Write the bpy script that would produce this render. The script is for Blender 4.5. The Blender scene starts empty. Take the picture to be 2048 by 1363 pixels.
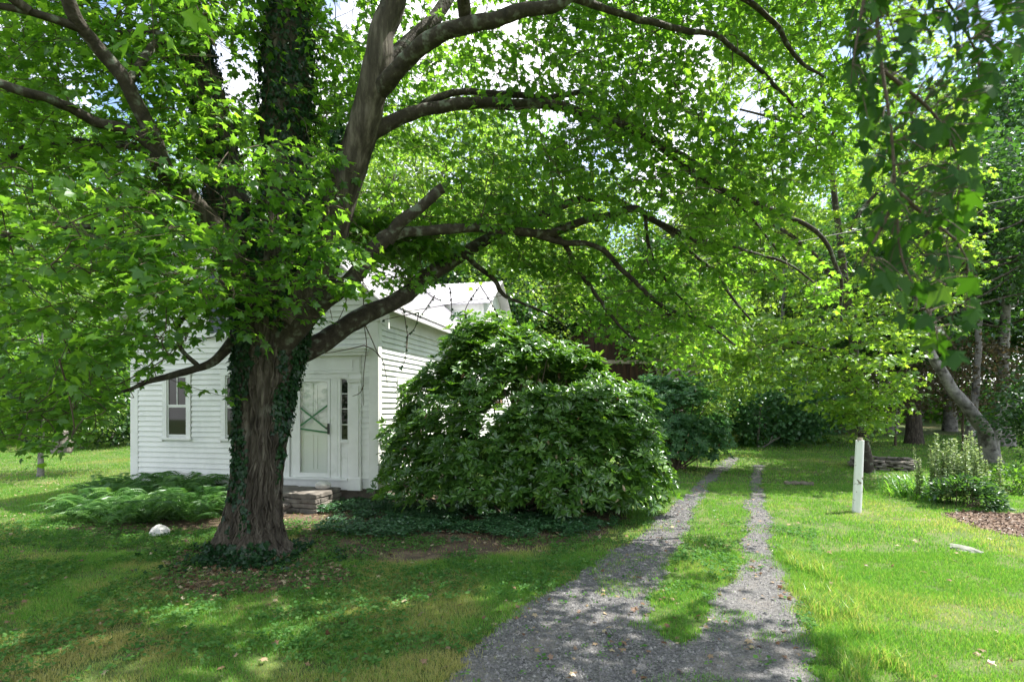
import bpy, math, random
import numpy as np
from mathutils import Vector

rng = np.random.default_rng(7)
random.seed(7)
scene = bpy.context.scene
COL = scene.collection

# ------------------------------------------------------------------ camera, sky, sun, exposure
EYE, FOC, CX, HY = 2.0, 1106.0, 1024.0, 810.0       # eye height (m), focal length and horizon in photograph pixels
cam_d = bpy.data.cameras.new("camera")
cam = bpy.data.objects.new("camera", cam_d)
COL.objects.link(cam)
cam.location = (0, 0, EYE)
cam.rotation_euler = (math.radians(90), 0, 0)
cam_d.sensor_width = 36.0
cam_d.lens = FOC / 2048 * 36.0
cam_d.shift_y = (HY - 681.5) / 2048
cam_d.clip_end = 2000
cam_d.dof.use_dof = True
cam_d.dof.focus_distance = 9.5
cam_d.dof.aperture_fstop = 2.2
scene.camera = cam

SUN_EL, SUN_AZ = math.radians(61), math.radians(18)  # azimuth measured from +X (right) towards +Y (away)
SD = np.array([math.cos(SUN_EL) * math.cos(SUN_AZ), math.cos(SUN_EL) * math.sin(SUN_AZ), math.sin(SUN_EL)])
sun_d = bpy.data.lights.new("sun", "SUN")
sun_d.energy = 5.0
sun_d.angle = math.radians(0.5)
sun_d.color = (1.0, 0.95, 0.86)
sun = bpy.data.objects.new("sun", sun_d)
COL.objects.link(sun)
sun.rotation_euler = Vector(SD).to_track_quat('Z', 'Y').to_euler()

world = bpy.data.worlds.new("World")
scene.world = world
world.use_nodes = True
wn, wl = world.node_tree.nodes, world.node_tree.links
wn.clear()
wo = wn.new("ShaderNodeOutputWorld")
bg = wn.new("ShaderNodeBackground")
bg.inputs["Strength"].default_value = 0.13
sky = wn.new("ShaderNodeTexSky")
sky.sky_type = 'NISHITA'
sky.sun_disc = False
sky.sun_elevation = SUN_EL
sky.sun_rotation = math.pi / 2 - SUN_AZ
tc = wn.new("ShaderNodeTexCoord")
cn = wn.new("ShaderNodeTexNoise")
cn.inputs["Scale"].default_value = 2.6
cn.inputs["Detail"].default_value = 6
cr = wn.new("ShaderNodeValToRGB")
cr.color_ramp.elements[0].position = 0.43
cr.color_ramp.elements[1].position = 0.58
cm = wn.new("ShaderNodeMix")
cm.data_type = 'RGBA'
cm.inputs["B"].default_value = (7.0, 6.9, 7.1, 1)
wl.new(tc.outputs["Generated"], cn.inputs["Vector"])
wl.new(cn.outputs["Fac"], cr.inputs["Fac"])
wl.new(cr.outputs["Color"], cm.inputs["Factor"])
wl.new(sky.outputs["Color"], cm.inputs["A"])
wl.new(cm.outputs["Result"], bg.inputs["Color"])
wl.new(bg.outputs["Background"], wo.inputs["Surface"])

scene.view_settings.view_transform = 'Standard'
scene.view_settings.look = 'None'
scene.view_settings.gamma = 1
scene.view_settings.exposure = 1.45
cy = scene.cycles
cy.max_bounces = 7
cy.diffuse_bounces = 4
cy.glossy_bounces = 2
cy.transmission_bounces = 4
cy.transparent_max_bounces = 6
cy.use_denoising = True
cy.denoiser = "OPENIMAGEDENOISE"
cy.denoising_input_passes = "RGB_ALBEDO_NORMAL"
cy.denoising_prefilter = "ACCURATE"
cy.use_adaptive_sampling = False
cy.sample_clamp_indirect = 3
cy.caustics_reflective = False
cy.caustics_refractive = False

# ------------------------------------------------------------------ helpers
def P(px, py, Z):
    """World point seen at photograph pixel (px, py) at distance Z."""
    return np.array([(px - CX) / FOC * Z, Z, EYE - (py - HY) / FOC * Z])

def G(px, py):
    """Ground point under photograph pixel."""
    return P(px, py, FOC * EYE / (py - HY))

def proj(p):
    p = np.atleast_2d(p)
    return np.stack([CX + FOC * p[:, 0] / p[:, 1], HY - FOC * (p[:, 2] - EYE) / p[:, 1]], 1)

def in_poly(pts, poly):
    poly = np.asarray(poly, float)
    x, y = pts[:, 0], pts[:, 1]
    inside = np.zeros(len(pts), bool)
    j = len(poly) - 1
    for i in range(len(poly)):
        xi, yi = poly[i]; xj, yj = poly[j]
        c = ((yi > y) != (yj > y)) & (x < (xj - xi) * (y - yi) / (yj - yi + 1e-12) + xi)
        inside ^= c
        j = i
    return inside

def norm(v):
    v = np.asarray(v, float)
    return v / (np.linalg.norm(v, axis=-1, keepdims=True) + 1e-12)

def _hash(ix, iy, iz, seed):
    h = (ix.astype(np.int64) * 374761393 + iy.astype(np.int64) * 668265263 + iz.astype(np.int64) * 2147483647 + seed * 1274126177) & 0xFFFFFFFF
    h = ((h ^ (h >> 13)) * 1274126177) & 0xFFFFFFFF
    h = ((h ^ (h >> 16)) * 2246822519) & 0xFFFFFFFF
    return (h ^ (h >> 15)).astype(np.float64) / 4294967295.0

def vnoise(p, seed=0):
    p = np.asarray(p, float)
    if p.shape[1] == 2:
        p = np.concatenate([p, np.zeros((len(p), 1))], 1)
    i = np.floor(p).astype(np.int64)
    f = p - i
    f = f * f * (3 - 2 * f)
    r = 0
    for dx in (0, 1):
        wx = f[:, 0] if dx else 1 - f[:, 0]
        for dy in (0, 1):
            wy = f[:, 1] if dy else 1 - f[:, 1]
            for dz in (0, 1):
                wz = f[:, 2] if dz else 1 - f[:, 2]
                r = r + wx * wy * wz * _hash(i[:, 0] + dx, i[:, 1] + dy, i[:, 2] + dz, seed)
    return r

def fbm(p, seed=0, octv=4):
    r, a, t = 0, 0.5, 0
    p = np.asarray(p, float)
    for o in range(octv):
        r = r + a * vnoise(p * 2 ** o, seed + o * 17)
        t += a
        a *= 0.5
    return r / t

def link(o, parent=None):
    COL.objects.link(o)
    if parent is not None:
        o.parent = parent
        o.matrix_parent_inverse = parent.matrix_world.inverted() if False else o.matrix_parent_inverse
    return o

def mesh_tris(name, V, F, mat, parent=None, tint=None, smooth=False, k=3):
    """One mesh object of k-sided faces, V in world coordinates (made local to the parent's location)."""
    V = np.asarray(V, np.float32).copy()
    F = np.asarray(F, np.int32)
    if parent is not None:
        V -= np.array(parent.location, np.float32)
    me = bpy.data.meshes.new(name)
    me.vertices.add(len(V))
    me.vertices.foreach_set("co", V.ravel())
    me.loops.add(F.size)
    me.loops.foreach_set("vertex_index", F.ravel())
    me.polygons.add(len(F))
    me.polygons.foreach_set("loop_start", np.arange(0, F.size, k, dtype=np.int32))
    me.update(calc_edges=True)
    if tint is not None:
        at = me.attributes.new("tint", 'FLOAT', 'POINT')
        at.data.foreach_set("value", np.asarray(tint, np.float32))
    if smooth:
        me.shade_smooth()
    else:
        me.shade_flat()
    me.materials.append(mat)
    o = bpy.data.objects.new(name, me)
    return link(o, parent)

class MB:
    """Collects boxes, tubes and polygons and links them as one mesh."""
    def __init__(self):
        self.v, self.f = [], []
    def add(self, verts, faces):
        b = len(self.v)
        self.v += [tuple(map(float, p)) for p in verts]
        self.f += [tuple(i + b for i in f) for f in faces]
    def hexa(self, p):
        """p: 8 corners, bottom ring 0-3 then top ring 4-7."""
        self.add(p, [(3, 2, 1, 0), (4, 5, 6, 7), (0, 1, 5, 4), (1, 2, 6, 5), (2, 3, 7, 6), (3, 0, 4, 7)])
    def tube(self, pts, rad, sides=6, cap=True):
        V, F = tube_arrays(pts, rad, sides)
        self.add(V, F.tolist())
        if cap:
            n = len(V)
            self.add([V[i] for i in range(sides)], [tuple(range(sides - 1, -1, -1))])
            self.add([V[n - sides + i] for i in range(sides)], [tuple(range(sides))])
    def build(self, name, mat, parent=None, smooth=False, bevel=0):
        v = np.array(self.v)
        if parent is not None:
            v = v - np.array(parent.location)
        me = bpy.data.meshes.new(name)
        me.from_pydata(v.tolist(), [], self.f)
        me.update()
        me.shade_smooth() if smooth else me.shade_flat()
        me.materials.append(mat)
        o = bpy.data.objects.new(name, me)
        link(o, parent)
        if bevel:
            m = o.modifiers.new("bevel", 'BEVEL')
            m.width = bevel
            m.segments = 1
            m.limit_method = 'ANGLE'
        return o

def tube_arrays(pts, rad, sides=6):
    pts = np.asarray(pts, float)
    n = len(pts)
    rad = np.broadcast_to(np.asarray(rad, float), (n,))
    t = np.gradient(pts, axis=0)
    t = norm(t)
    ref = np.array([0, 0, 1.0]) if abs(t[0, 2]) < 0.8 else np.array([1.0, 0, 0])
    a = norm(np.cross(t[0], ref))
    V = []
    ang = np.arange(sides) * 2 * math.pi / sides
    for i in range(n):
        a = norm(a - t[i] * np.dot(a, t[i]))
        b = np.cross(t[i], a)
        V.append(pts[i] + rad[i] * (np.cos(ang)[:, None] * a + np.sin(ang)[:, None] * b))
    V = np.concatenate(V)
    i = np.arange(n - 1)[:, None] * sides
    j = np.arange(sides)[None, :]
    j2 = (j + 1) % sides
    F = np.stack([i + j, i + j2, i + sides + j2, i + sides + j], -1).reshape(-1, 4)
    return V, F

def smooth_path(pts, n=8):
    """Catmull-Rom through rows of pts (any number of columns)."""
    pts = np.asarray(pts, float)
    q = np.concatenate([[2 * pts[0] - pts[1]], pts, [2 * pts[-1] - pts[-2]]])
    out = []
    t = np.linspace(0, 1, n, endpoint=False)[:, None]
    for i in range(1, len(q) - 2):
        p0, p1, p2, p3 = q[i - 1], q[i], q[i + 1], q[i + 2]
        out.append(0.5 * (2 * p1 + (p2 - p0) * t + (2 * p0 - 5 * p1 + 4 * p2 - p3) * t ** 2 + (3 * p1 - p0 - 3 * p2 + p3) * t ** 3))
    out.append(pts[-1:])
    return np.concatenate(out)

def tag(o, label=None, cat=None, group=None, kind=None):
    if label: o["label"] = label
    if cat: o["category"] = cat
    if group: o["group"] = group
    if kind: o["kind"] = kind
    return o

def empty(name, loc, label, cat, group=None):
    o = bpy.data.objects.new(name, None)
    o.location = tuple(map(float, loc))
    COL.objects.link(o)
    return tag(o, label, cat, group)

# ------------------------------------------------------------------ leaves
def T_maple():
    tip = [(.36, -.04), (.25, .20), (.40, .24), (.58, .50), (.24, .50), (.20, .68), (0, 1.0)]
    L = [(-x, y) for x, y in tip[:-1]][::-1]
    out = tip + L
    V = [(0, .05, 0)] + [(x, y, -.30 * abs(x) ** 1.3 - .16 * y * y) for x, y in out]
    F = [(0, i, i + 1) for i in range(1, len(out))]
    return np.array(V), np.array(F)

def T_star():
    out = [(.35, .0), (.24, .28), (.55, .5), (.2, .58), (0, 1.0), (-.2, .58), (-.55, .5), (-.24, .28), (-.35, .0)]
    V = [(0, .05, 0)] + [(x, y, -.25 * abs(x) - .1 * y * y) for x, y in out]
    F = [(0, i, i + 1) for i in range(1, len(out))]
    return np.array(V), np.array(F)

def T_diamond(w=.36, drop=.12):
    V = [(0, 0, 0), (w, .45, -.1), (0, 1, -drop), (-w, .45, -.1), (0, .5, 0.02)]
    F = [(0, 1, 4), (1, 2, 4), (2, 3, 4), (3, 0, 4)]
    return np.array(V), np.array(F)

def T_quad(w=.42):
    V = [(0, 0, 0), (w, .45, -.12), (0, 1, -.05), (-w, .45, -.12)]
    F = [(0, 1, 2), (0, 2, 3)]
    return np.array(V, float), np.array(F)

def T_long(w=.17):
    V = [(0, 0, 0), (w, .35, .05), (w * .9, .7, .0), (0, 1, -.12), (-w * .9, .7, .0), (-w, .35, .05), (0, .35, -.02), (0, .7, -.05)]
    F = [(0, 1, 6), (1, 2, 7), (1, 7, 6), (2, 3, 7), (3, 4, 7), (4, 5, 6), (4, 6, 7), (5, 0, 6)]
    return np.array(V), np.array(F)

def T_round():
    V = [(0, 0, 0), (.42, .2, .03), (.48, .6, .03), (0, 1, 0), (-.48, .6, .03), (-.42, .2, .03)]
    F = [(0, 1, 2), (0, 2, 3), (0, 3, 4), (0, 4, 5)]
    return np.array(V), np.array(F)

def leaves(tmpl, C, A, N, S, tint):
    """Batch of leaves: centre C, direction A, normal N, size S -> V, F, tint per vertex."""
    TV, TF = tmpl
    A = norm(A)
    N = norm(N - A * np.sum(N * A, 1, keepdims=True))
    B = np.cross(A, N)
    S = np.broadcast_to(np.asarray(S, float), (len(C),))[:, None, None]
    V = C[:, None, :] + S * (TV[None, :, 0:1] * B[:, None, :] + TV[None, :, 1:2] * A[:, None, :] + TV[None, :, 2:3] * N[:, None, :])
    F = TF[None] + (np.arange(len(C)) * len(TV))[:, None, None]
    return V.reshape(-1, 3), F.reshape(-1, 3), np.repeat(tint, len(TV))

def join(parts):
    V, F, T, b = [], [], [], 0
    for v, f, t in parts:
        V.append(v); F.append(f + b); T.append(t); b += len(v)
    return np.concatenate(V), np.concatenate(F), np.concatenate(T)

# ------------------------------------------------------------------ materials
def new_mat(name):
    m = bpy.data.materials.new(name)
    m.use_nodes = True
    m.node_tree.nodes.clear()
    return m, m.node_tree.nodes, m.node_tree.links

def leaf_mat(name, dark, mid, light, trans=0.5, tcol=(1.9, 2.1, 0.7), gloss=0.05, rough=0.35):
    """Tint attribute runs from dark through mid to light; transmitted light is yellower than reflected light."""
    m, n, l = new_mat(name)
    at = n.new("ShaderNodeAttribute"); at.attribute_name = "tint"
    rp = n.new("ShaderNodeValToRGB")
    e = rp.color_ramp.elements
    e[0].color = (*dark, 1); e[1].color = (*light, 1); e[1].position = 1.0
    k = e.new(0.5); k.color = (*mid, 1)
    l.new(at.outputs["Fac"], rp.inputs["Fac"])
    mul = n.new("ShaderNodeVectorMath"); mul.operation = 'MULTIPLY'; mul.inputs[1].default_value = tcol
    l.new(rp.outputs["Color"], mul.inputs[0])
    d = n.new("ShaderNodeBsdfDiffuse"); t = n.new("ShaderNodeBsdfTranslucent")
    l.new(rp.outputs["Color"], d.inputs["Color"]); l.new(mul.outputs["Vector"], t.inputs["Color"])
    mx = n.new("ShaderNodeMixShader"); mx.inputs[0].default_value = trans
    l.new(d.outputs[0], mx.inputs[1]); l.new(t.outputs[0], mx.inputs[2])
    g = n.new("ShaderNodeBsdfGlossy"); g.inputs["Roughness"].default_value = rough
    g.inputs["Color"].default_value = (.9, .95, 1, 1)
    lw = n.new("ShaderNodeLayerWeight"); lw.inputs["Blend"].default_value = 0.25
    ma = n.new("ShaderNodeMath"); ma.operation = 'MULTIPLY_ADD'
    ma.inputs[1].default_value = gloss * 1.5; ma.inputs[2].default_value = gloss
    l.new(lw.outputs["Fresnel"], ma.inputs[0])
    mg = n.new("ShaderNodeMixShader")
    l.new(ma.outputs[0], mg.inputs[0]); l.new(mx.outputs[0], mg.inputs[1]); l.new(g.outputs[0], mg.inputs[2])
    o = n.new("ShaderNodeOutputMaterial")
    l.new(mg.outputs[0], o.inputs["Surface"])
    return m

def noise_mat(name, cols, scale=3.0, rough=0.85, detail=6, stretch=(1, 1, 1), bump=0.0, bscale=20.0, spec=0.3, second=None, tint=None):
    """Principled surface whose colour runs through cols along a noise; optional bump and a second patchy colour."""
    m, n, l = new_mat(name)
    tc = n.new("ShaderNodeTexCoord"); mp = n.new("ShaderNodeMapping")
    mp.inputs["Scale"].default_value = stretch
    l.new(tc.outputs["Object"], mp.inputs["Vector"])
    ns = n.new("ShaderNodeTexNoise"); ns.inputs["Scale"].default_value = scale; ns.inputs["Detail"].default_value = detail
    ns.inputs["Roughness"].default_value = 0.65
    l.new(mp.outputs[0], ns.inputs["Vector"])
    rp = n.new("ShaderNodeValToRGB")
    e = rp.color_ramp.elements
    e[0].position = .3; e[1].position = .7
    e[0].color = (*cols[0], 1); e[1].color = (*cols[-1], 1)
    for i in range(1, len(cols) - 1):
        k = e.new(.3 + .4 * i / (len(cols) - 1)); k.color = (*cols[i], 1)
    l.new(ns.outputs["Fac"], rp.inputs["Fac"])
    col = rp.outputs["Color"]
    if second:
        c2, sc2, lo, hi = second
        n2 = n.new("ShaderNodeTexNoise"); n2.inputs["Scale"].default_value = sc2; n2.inputs["Detail"].default_value = 5
        l.new(tc.outputs["Object"], n2.inputs["Vector"])
        mr = n.new("ShaderNodeMapRange"); mr.inputs["From Min"].default_value = lo; mr.inputs["From Max"].default_value = hi
        l.new(n2.outputs["Fac"], mr.inputs["Value"])
        mx = n.new("ShaderNodeMix"); mx.data_type = 'RGBA'; mx.inputs["B"].default_value = (*c2, 1)
        l.new(mr.outputs[0], mx.inputs["Factor"]); l.new(col, mx.inputs["A"])
        col = mx.outputs["Result"]
    b = n.new("ShaderNodeBsdfPrincipled")
    b.inputs["Roughness"].default_value = rough
    b.inputs["Specular IOR Level"].default_value = spec
    l.new(col, b.inputs["Base Color"])
    if bump:
        bn = n.new("ShaderNodeTexNoise"); bn.inputs["Scale"].default_value = bscale; bn.inputs["Detail"].default_value = 8
        l.new(mp.outputs[0], bn.inputs["Vector"])
        bp = n.new("ShaderNodeBump"); bp.inputs["Strength"].default_value = bump; bp.inputs["Distance"].default_value = 0.02
        l.new(bn.outputs["Fac"], bp.inputs["Height"]); l.new(bp.outputs[0], b.inputs["Normal"])
    o = n.new("ShaderNodeOutputMaterial")
    l.new(b.outputs[0], o.inputs["Surface"])
    return m

def gravel_mat():
    m, n, l = new_mat("gravel_surface")
    tc = n.new("ShaderNodeTexCoord")
    vo = n.new("ShaderNodeTexVoronoi"); vo.inputs["Scale"].default_value = 55
    l.new(tc.outputs["Object"], vo.inputs["Vector"])
    rp = n.new("ShaderNodeValToRGB"); e = rp.color_ramp.elements
    e[0].color = (.040, .040, .042, 1); e[1].color = (.160, .157, .157, 1)
    sp = n.new("ShaderNodeSeparateColor"); l.new(vo.outputs["Color"], sp.inputs[0]); l.new(sp.outputs[0], rp.inputs["Fac"])
    ns = n.new("ShaderNodeTexNoise"); ns.inputs["Scale"].default_value = 1.7; ns.inputs["Detail"].default_value = 6
    l.new(tc.outputs["Object"], ns.inputs["Vector"])
    mr = n.new("ShaderNodeMapRange"); mr.inputs["From Min"].default_value = .5; mr.inputs["From Max"].default_value = .72
    mr.inputs["To Max"].default_value = .75
    l.new(ns.outputs["Fac"], mr.inputs["Value"])
    mx = n.new("ShaderNodeMix"); mx.data_type = 'RGBA'; mx.inputs["B"].default_value = (.185, .165, .148, 1)
    l.new(mr.outputs[0], mx.inputs["Factor"]); l.new(rp.outputs["Color"], mx.inputs["A"])
    b = n.new("ShaderNodeBsdfPrincipled"); b.inputs["Roughness"].default_value = .9
    l.new(mx.outputs["Result"], b.inputs["Base Color"])
    bp = n.new("ShaderNodeBump"); bp.inputs["Strength"].default_value = .9; bp.inputs["Distance"].default_value = .012
    bp.invert = True
    l.new(vo.outputs["Distance"], bp.inputs["Height"]); l.new(bp.outputs[0], b.inputs["Normal"])
    o = n.new("ShaderNodeOutputMaterial"); l.new(b.outputs[0], o.inputs["Surface"])
    return m

def plain_mat(name, col, rough=.5, spec=.5, metal=0.0):
    m, n, l = new_mat(name)
    b = n.new("ShaderNodeBsdfPrincipled")
    b.inputs["Base Color"].default_value = (*col, 1); b.inputs["Roughness"].default_value = rough
    b.inputs["Specular IOR Level"].default_value = spec; b.inputs["Metallic"].default_value = metal
    o = n.new("ShaderNodeOutputMaterial"); l.new(b.outputs[0], o.inputs["Surface"])
    return m

def storm_glass_mat():
    m, n, l = new_mat("storm_glass")
    t = n.new("ShaderNodeBsdfTransparent"); g = n.new("ShaderNodeBsdfGlossy"); g.inputs["Roughness"].default_value = .03
    t.inputs["Color"].default_value = (.96, .97, .96, 1)
    mx = n.new("ShaderNodeMixShader"); mx.inputs[0].default_value = .06
    l.new(t.outputs[0], mx.inputs[1]); l.new(g.outputs[0], mx.inputs[2])
    o = n.new("ShaderNodeOutputMaterial"); l.new(mx.outputs[0], o.inputs["Surface"])
    return m

M = {}
M["maple"] = leaf_mat("maple_leaf", (.036, .095, .022), (.062, .150, .028), (.105, .215, .036), trans=.58, tcol=(3.5, 3.1, 1.1), gloss=.018)
M["maple_far"] = leaf_mat("young_maple_leaf", (.065, .155, .026), (.105, .215, .034), (.165, .275, .050), trans=.58, tcol=(2.8, 2.4, 1.1), gloss=.02)
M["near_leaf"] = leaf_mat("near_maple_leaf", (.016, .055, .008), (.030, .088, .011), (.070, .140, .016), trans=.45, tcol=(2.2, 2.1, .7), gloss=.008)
M["ivy"] = leaf_mat("ivy_leaf", (.008, .030, .011), (.014, .048, .015), (.028, .075, .022), trans=.25, gloss=.022)
M["rhodo"] = leaf_mat("rhododendron_leaf", (.034, .098, .019), (.074, .172, .027), (.150, .270, .042), trans=.40, tcol=(2.3, 2.2, .8), gloss=.045, rough=.33)
M["rhodo_blue"] = leaf_mat("bluish_rhododendron_leaf", (.034, .105, .045), (.064, .165, .068), (.115, .235, .095), trans=.42, tcol=(1.7, 1.9, .9), gloss=.03, rough=.42)
M["dark_leaf"] = leaf_mat("dark_tree_leaf", (.018, .052, .018), (.034, .088, .028), (.068, .135, .045), trans=.45, gloss=.03)
M["mid_leaf"] = leaf_mat("mid_tree_leaf", (.035, .090, .020), (.065, .150, .028), (.120, .225, .045), trans=.52, tcol=(2.3, 2.3, .8), gloss=.025)
M["light_leaf"] = leaf_mat("light_tree_leaf", (.065, .135, .030), (.115, .210, .045), (.190, .290, .075), trans=.55, tcol=(2.1, 2.0, .9), gloss=.025)
M["brown_leaf"] = leaf_mat("withered_leaf", (.050, .045, .025), (.085, .070, .040), (.120, .110, .060), trans=.35, tcol=(1.2, 1.1, .8), gloss=.02)
M["fern"] = leaf_mat("fern_leaf", (.040, .110, .030), (.085, .190, .050), (.165, .285, .090), trans=.45, gloss=.02)
M["cover"] = leaf_mat("ground_cover_leaf", (.020, .068, .024), (.042, .118, .044), (.095, .185, .085), trans=.28, gloss=.045)
M["grass"] = leaf_mat("grass_blade", (.062, .178, .028), (.120, .280, .048), (.330, .315, .150), trans=.5, tcol=(2.0, 1.9, .9), gloss=.02)
M["clover"] = leaf_mat("weed_leaf", (.035, .110, .026), (.075, .175, .045), (.150, .260, .090), trans=.40, gloss=.006, rough=.5)
M["spire"] = leaf_mat("spire_leaf", (.09, .17, .055), (.20, .29, .12), (.38, .46, .25), trans=.45, tcol=(1.3, 1.3, .8), gloss=.03)
M["litter"] = leaf_mat("dry_leaf", (.10, .050, .030), (.23, .15, .095), (.42, .36, .24), trans=.2, tcol=(1, 1, 1), gloss=.02)

M["chips"] = leaf_mat("mulch_chip", (.045, .030, .022), (.12, .080, .060), (.25, .18, .14), trans=.05, tcol=(1, 1, 1), gloss=.02)
M["bark"] = noise_mat("maple_bark", [(.018, .015, .011), (.056, .047, .036), (.145, .128, .104)], scale=13, stretch=(1, 1, .14), bump=.9, bscale=34, second=((.17, .17, .14), 3, .62, .80))
M["limb_bark"] = noise_mat("limb_bark", [(.018, .015, .012), (.042, .035, .027), (.085, .072, .057)], scale=9, bump=.8, bscale=28, second=((.13, .15, .12), 9, .56, .68))
M["grey_bark"] = noise_mat("grey_bark", [(.10, .095, .090), (.20, .19, .18), (.34, .33, .31)], scale=5, bump=.5, bscale=20, second=((.06, .055, .05), 4, .52, .66))
M["twig"] = noise_mat("twig_bark", [(.050, .038, .028), (.10, .078, .055)], scale=6)
M["dead_vine"] = noise_mat("dead_vine_bark", [(.16, .12, .09), (.30, .25, .20)], scale=12)
M["white"] = noise_mat("white_paint", [(.64, .66, .65), (.74, .755, .745), (.79, .80, .79)], scale=1.6, rough=.55, stretch=(1, 1, .5), bump=.06, bscale=60, second=((.45, .50, .45), 2.3, .60, .85))
M["trim"] = noise_mat("white_trim_paint", [(.68, .69, .68), (.79, .80, .79)], scale=3, rough=.5, second=((.50, .53, .48), 4, .62, .85))
M["roof"] = noise_mat("metal_roofing", [(.40, .39, .42), (.52, .51, .54)], scale=1.3, rough=.38, spec=.5)
M["stone"] = noise_mat("step_stone", [(.075, .067, .058), (.145, .13, .115), (.24, .22, .195)], scale=4, bump=.6, bscale=18)
M["dark_stone"] = noise_mat("foundation_stone", [(.06, .055, .045), (.13, .115, .09), (.20, .18, .15)], scale=3, bump=.7, bscale=12)
M["pale_stone"] = noise_mat("pale_stone", [(.36, .35, .33), (.55, .54, .52), (.68, .68, .66)], scale=6, bump=.4, bscale=20)
M["lawn_stone"] = noise_mat("lawn_stone", [(.10, .11, .09), (.18, .19, .165), (.27, .28, .25)], scale=9, bump=.5, bscale=25, second=((.10, .12, .05), 6, .52, .68))
M["barn"] = noise_mat("barn_boards", [(.016, .010, .008), (.038, .022, .016), (.075, .038, .024)], scale=7, stretch=(1, 1, .08), bump=.5, bscale=20)
M["glass"] = plain_mat("window_glass", (.010, .013, .012), .03, .45)
M["door_white"] = noise_mat("inner_door_paint", [(.80, .80, .79), (.84, .84, .83)], scale=2, rough=.5)
M["storm"] = storm_glass_mat()
M["tape"] = plain_mat("green_tape", (.035, .17, .06), .6)
M["black"] = plain_mat("black_metal", (.015, .015, .015), .4)
M["brick"] = noise_mat("chimney_brick", [(.20, .12, .095), (.32, .22, .18)], scale=9)
M["post"] = noise_mat("peeling_white_paint", [(.68, .70, .69), (.80, .81, .80)], scale=4, rough=.6, second=((.16, .13, .10), 9, .60, .65))
M["gravel"] = gravel_mat()
M["pebble"] = noise_mat("pebble_stone", [(.05, .05, .054), (.145, .142, .147), (.33, .32, .31)], scale=14)
M["soil"] = noise_mat("bare_soil", [(.050, .036, .026), (.105, .074, .052), (.19, .135, .095)], scale=5, bump=.8, bscale=30, detail=10)
M["mulch"] = noise_mat("bark_mulch", [(.085, .058, .043), (.155, .108, .080), (.24, .175, .135)], scale=9, bump=1.0, bscale=35, detail=10)
M["lawn"] = noise_mat("lawn_turf", [(.040, .058, .018), (.075, .115, .026), (.13, .125, .050)], scale=2.2, bump=.8, bscale=40, detail=12, second=((.22, .17, .085), .45, .58, .74))
M["wood"] = noise_mat("weathered_wood", [(.22, .19, .15), (.38, .34, .28)], scale=6, stretch=(1, 1, .2), bump=.4)
M["cable"] = plain_mat("cable_rubber", (.012, .012, .012), .6)

# ------------------------------------------------------------------ ground: lawn, drive, bare patches, beds
def structure(o):
    return tag(o, kind="structure")

gx = np.concatenate([np.linspace(-400, -40, 8), np.linspace(-36, 36, 61), np.linspace(40, 400, 8)])
gy = np.concatenate([np.linspace(-30, 0, 6), np.linspace(1, 60, 50), np.linspace(66, 500, 10)])
XX, YY = np.meshgrid(gx, gy)
far = np.clip((YY - 34) / 40, 0, 1)
ZZ = 2.2 * far * far * (3 - 2 * far)
nx, ny = len(gx), len(gy)
ii = (np.arange(ny - 1)[:, None] * nx + np.arange(nx - 1)[None]).ravel()
structure(mesh_tris("lawn", np.stack([XX, YY, ZZ], -1).reshape(-1, 3), np.stack([ii, ii + 1, ii + nx + 1, ii + nx], 1), M["lawn"], smooth=True, k=4))

def gpoly(pxs):
    return np.array([G(x, y)[:2] for x, y in pxs])

LEFT_RUT = gpoly([(640, 1900), (915, 1363), (965, 1290), (1058, 1215), (1168, 1140), (1264, 1085), (1338, 1020), (1387, 975), (1424, 937), (1453, 914),
                  (1482, 914), (1450, 940), (1416, 975), (1388, 1020), (1360, 1085), (1325, 1150), (1292, 1230), (1340, 1278), (1420, 1312), (1440, 1900)])
RIGHT_RUT = gpoly([(1230, 1900), (1310, 1363), (1370, 1295), (1436, 1180), (1488, 1120), (1496, 1060), (1497, 1000), (1500, 960), (1504, 930),
                   (1525, 930), (1522, 960), (1526, 1000), (1538, 1050), (1552, 1100), (1572, 1180), (1602, 1250), (1640, 1363), (1830, 1900)])
MULCH = gpoly([(1868, 1026), (1930, 1022), (2060, 1026), (2300, 1032), (2300, 1110), (2060, 1080), (2000, 1068), (1930, 1052)])
TREE_SOIL = gpoly([(300, 1180), (330, 1120), (420, 1085), (560, 1085), (640, 1110), (700, 1150), (680, 1172), (560, 1180), (420, 1200)])
BUSH_SOIL = gpoly([(600, 1050), (640, 1000), (760, 985), (1100, 960), (1260, 985), (1262, 1040), (1180, 1085), (1000, 1108), (800, 1125), (690, 1120), (610, 1085)])
STEP_SOIL = gpoly([(430, 1055), (440, 1010), (560, 1015), (640, 1020), (640, 1048), (560, 1062)])
FERN_SOIL = gpoly([(120, 1055), (180, 1040), (300, 1040), (440, 1035), (430, 1058), (300, 1062), (200, 1072)])
FERNS = gpoly([(140, 1034), (175, 1010), (230, 992), (330, 992), (442, 1002), (448, 1035), (380, 1048), (290, 1052), (200, 1056), (160, 1052)])
COVER = gpoly([(608, 1058), (640, 1020), (700, 1003), (800, 998), (1000, 980), (1230, 985), (1258, 1018), (1240, 1050), (1150, 1080), (1000, 1087), (850, 1084), (720, 1075), (650, 1070)])

def warp(p, amp=.12, sc=1.6, seed=3):
    p = np.asarray(p, float)
    return p + amp * 2 * (np.stack([fbm(p * sc, seed), fbm(p * sc + 31.7, seed + 5)], 1) - .5)

def warp2(p):
    return warp(warp(p, .14, .9, 3), .10, 5.0, 9)

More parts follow.
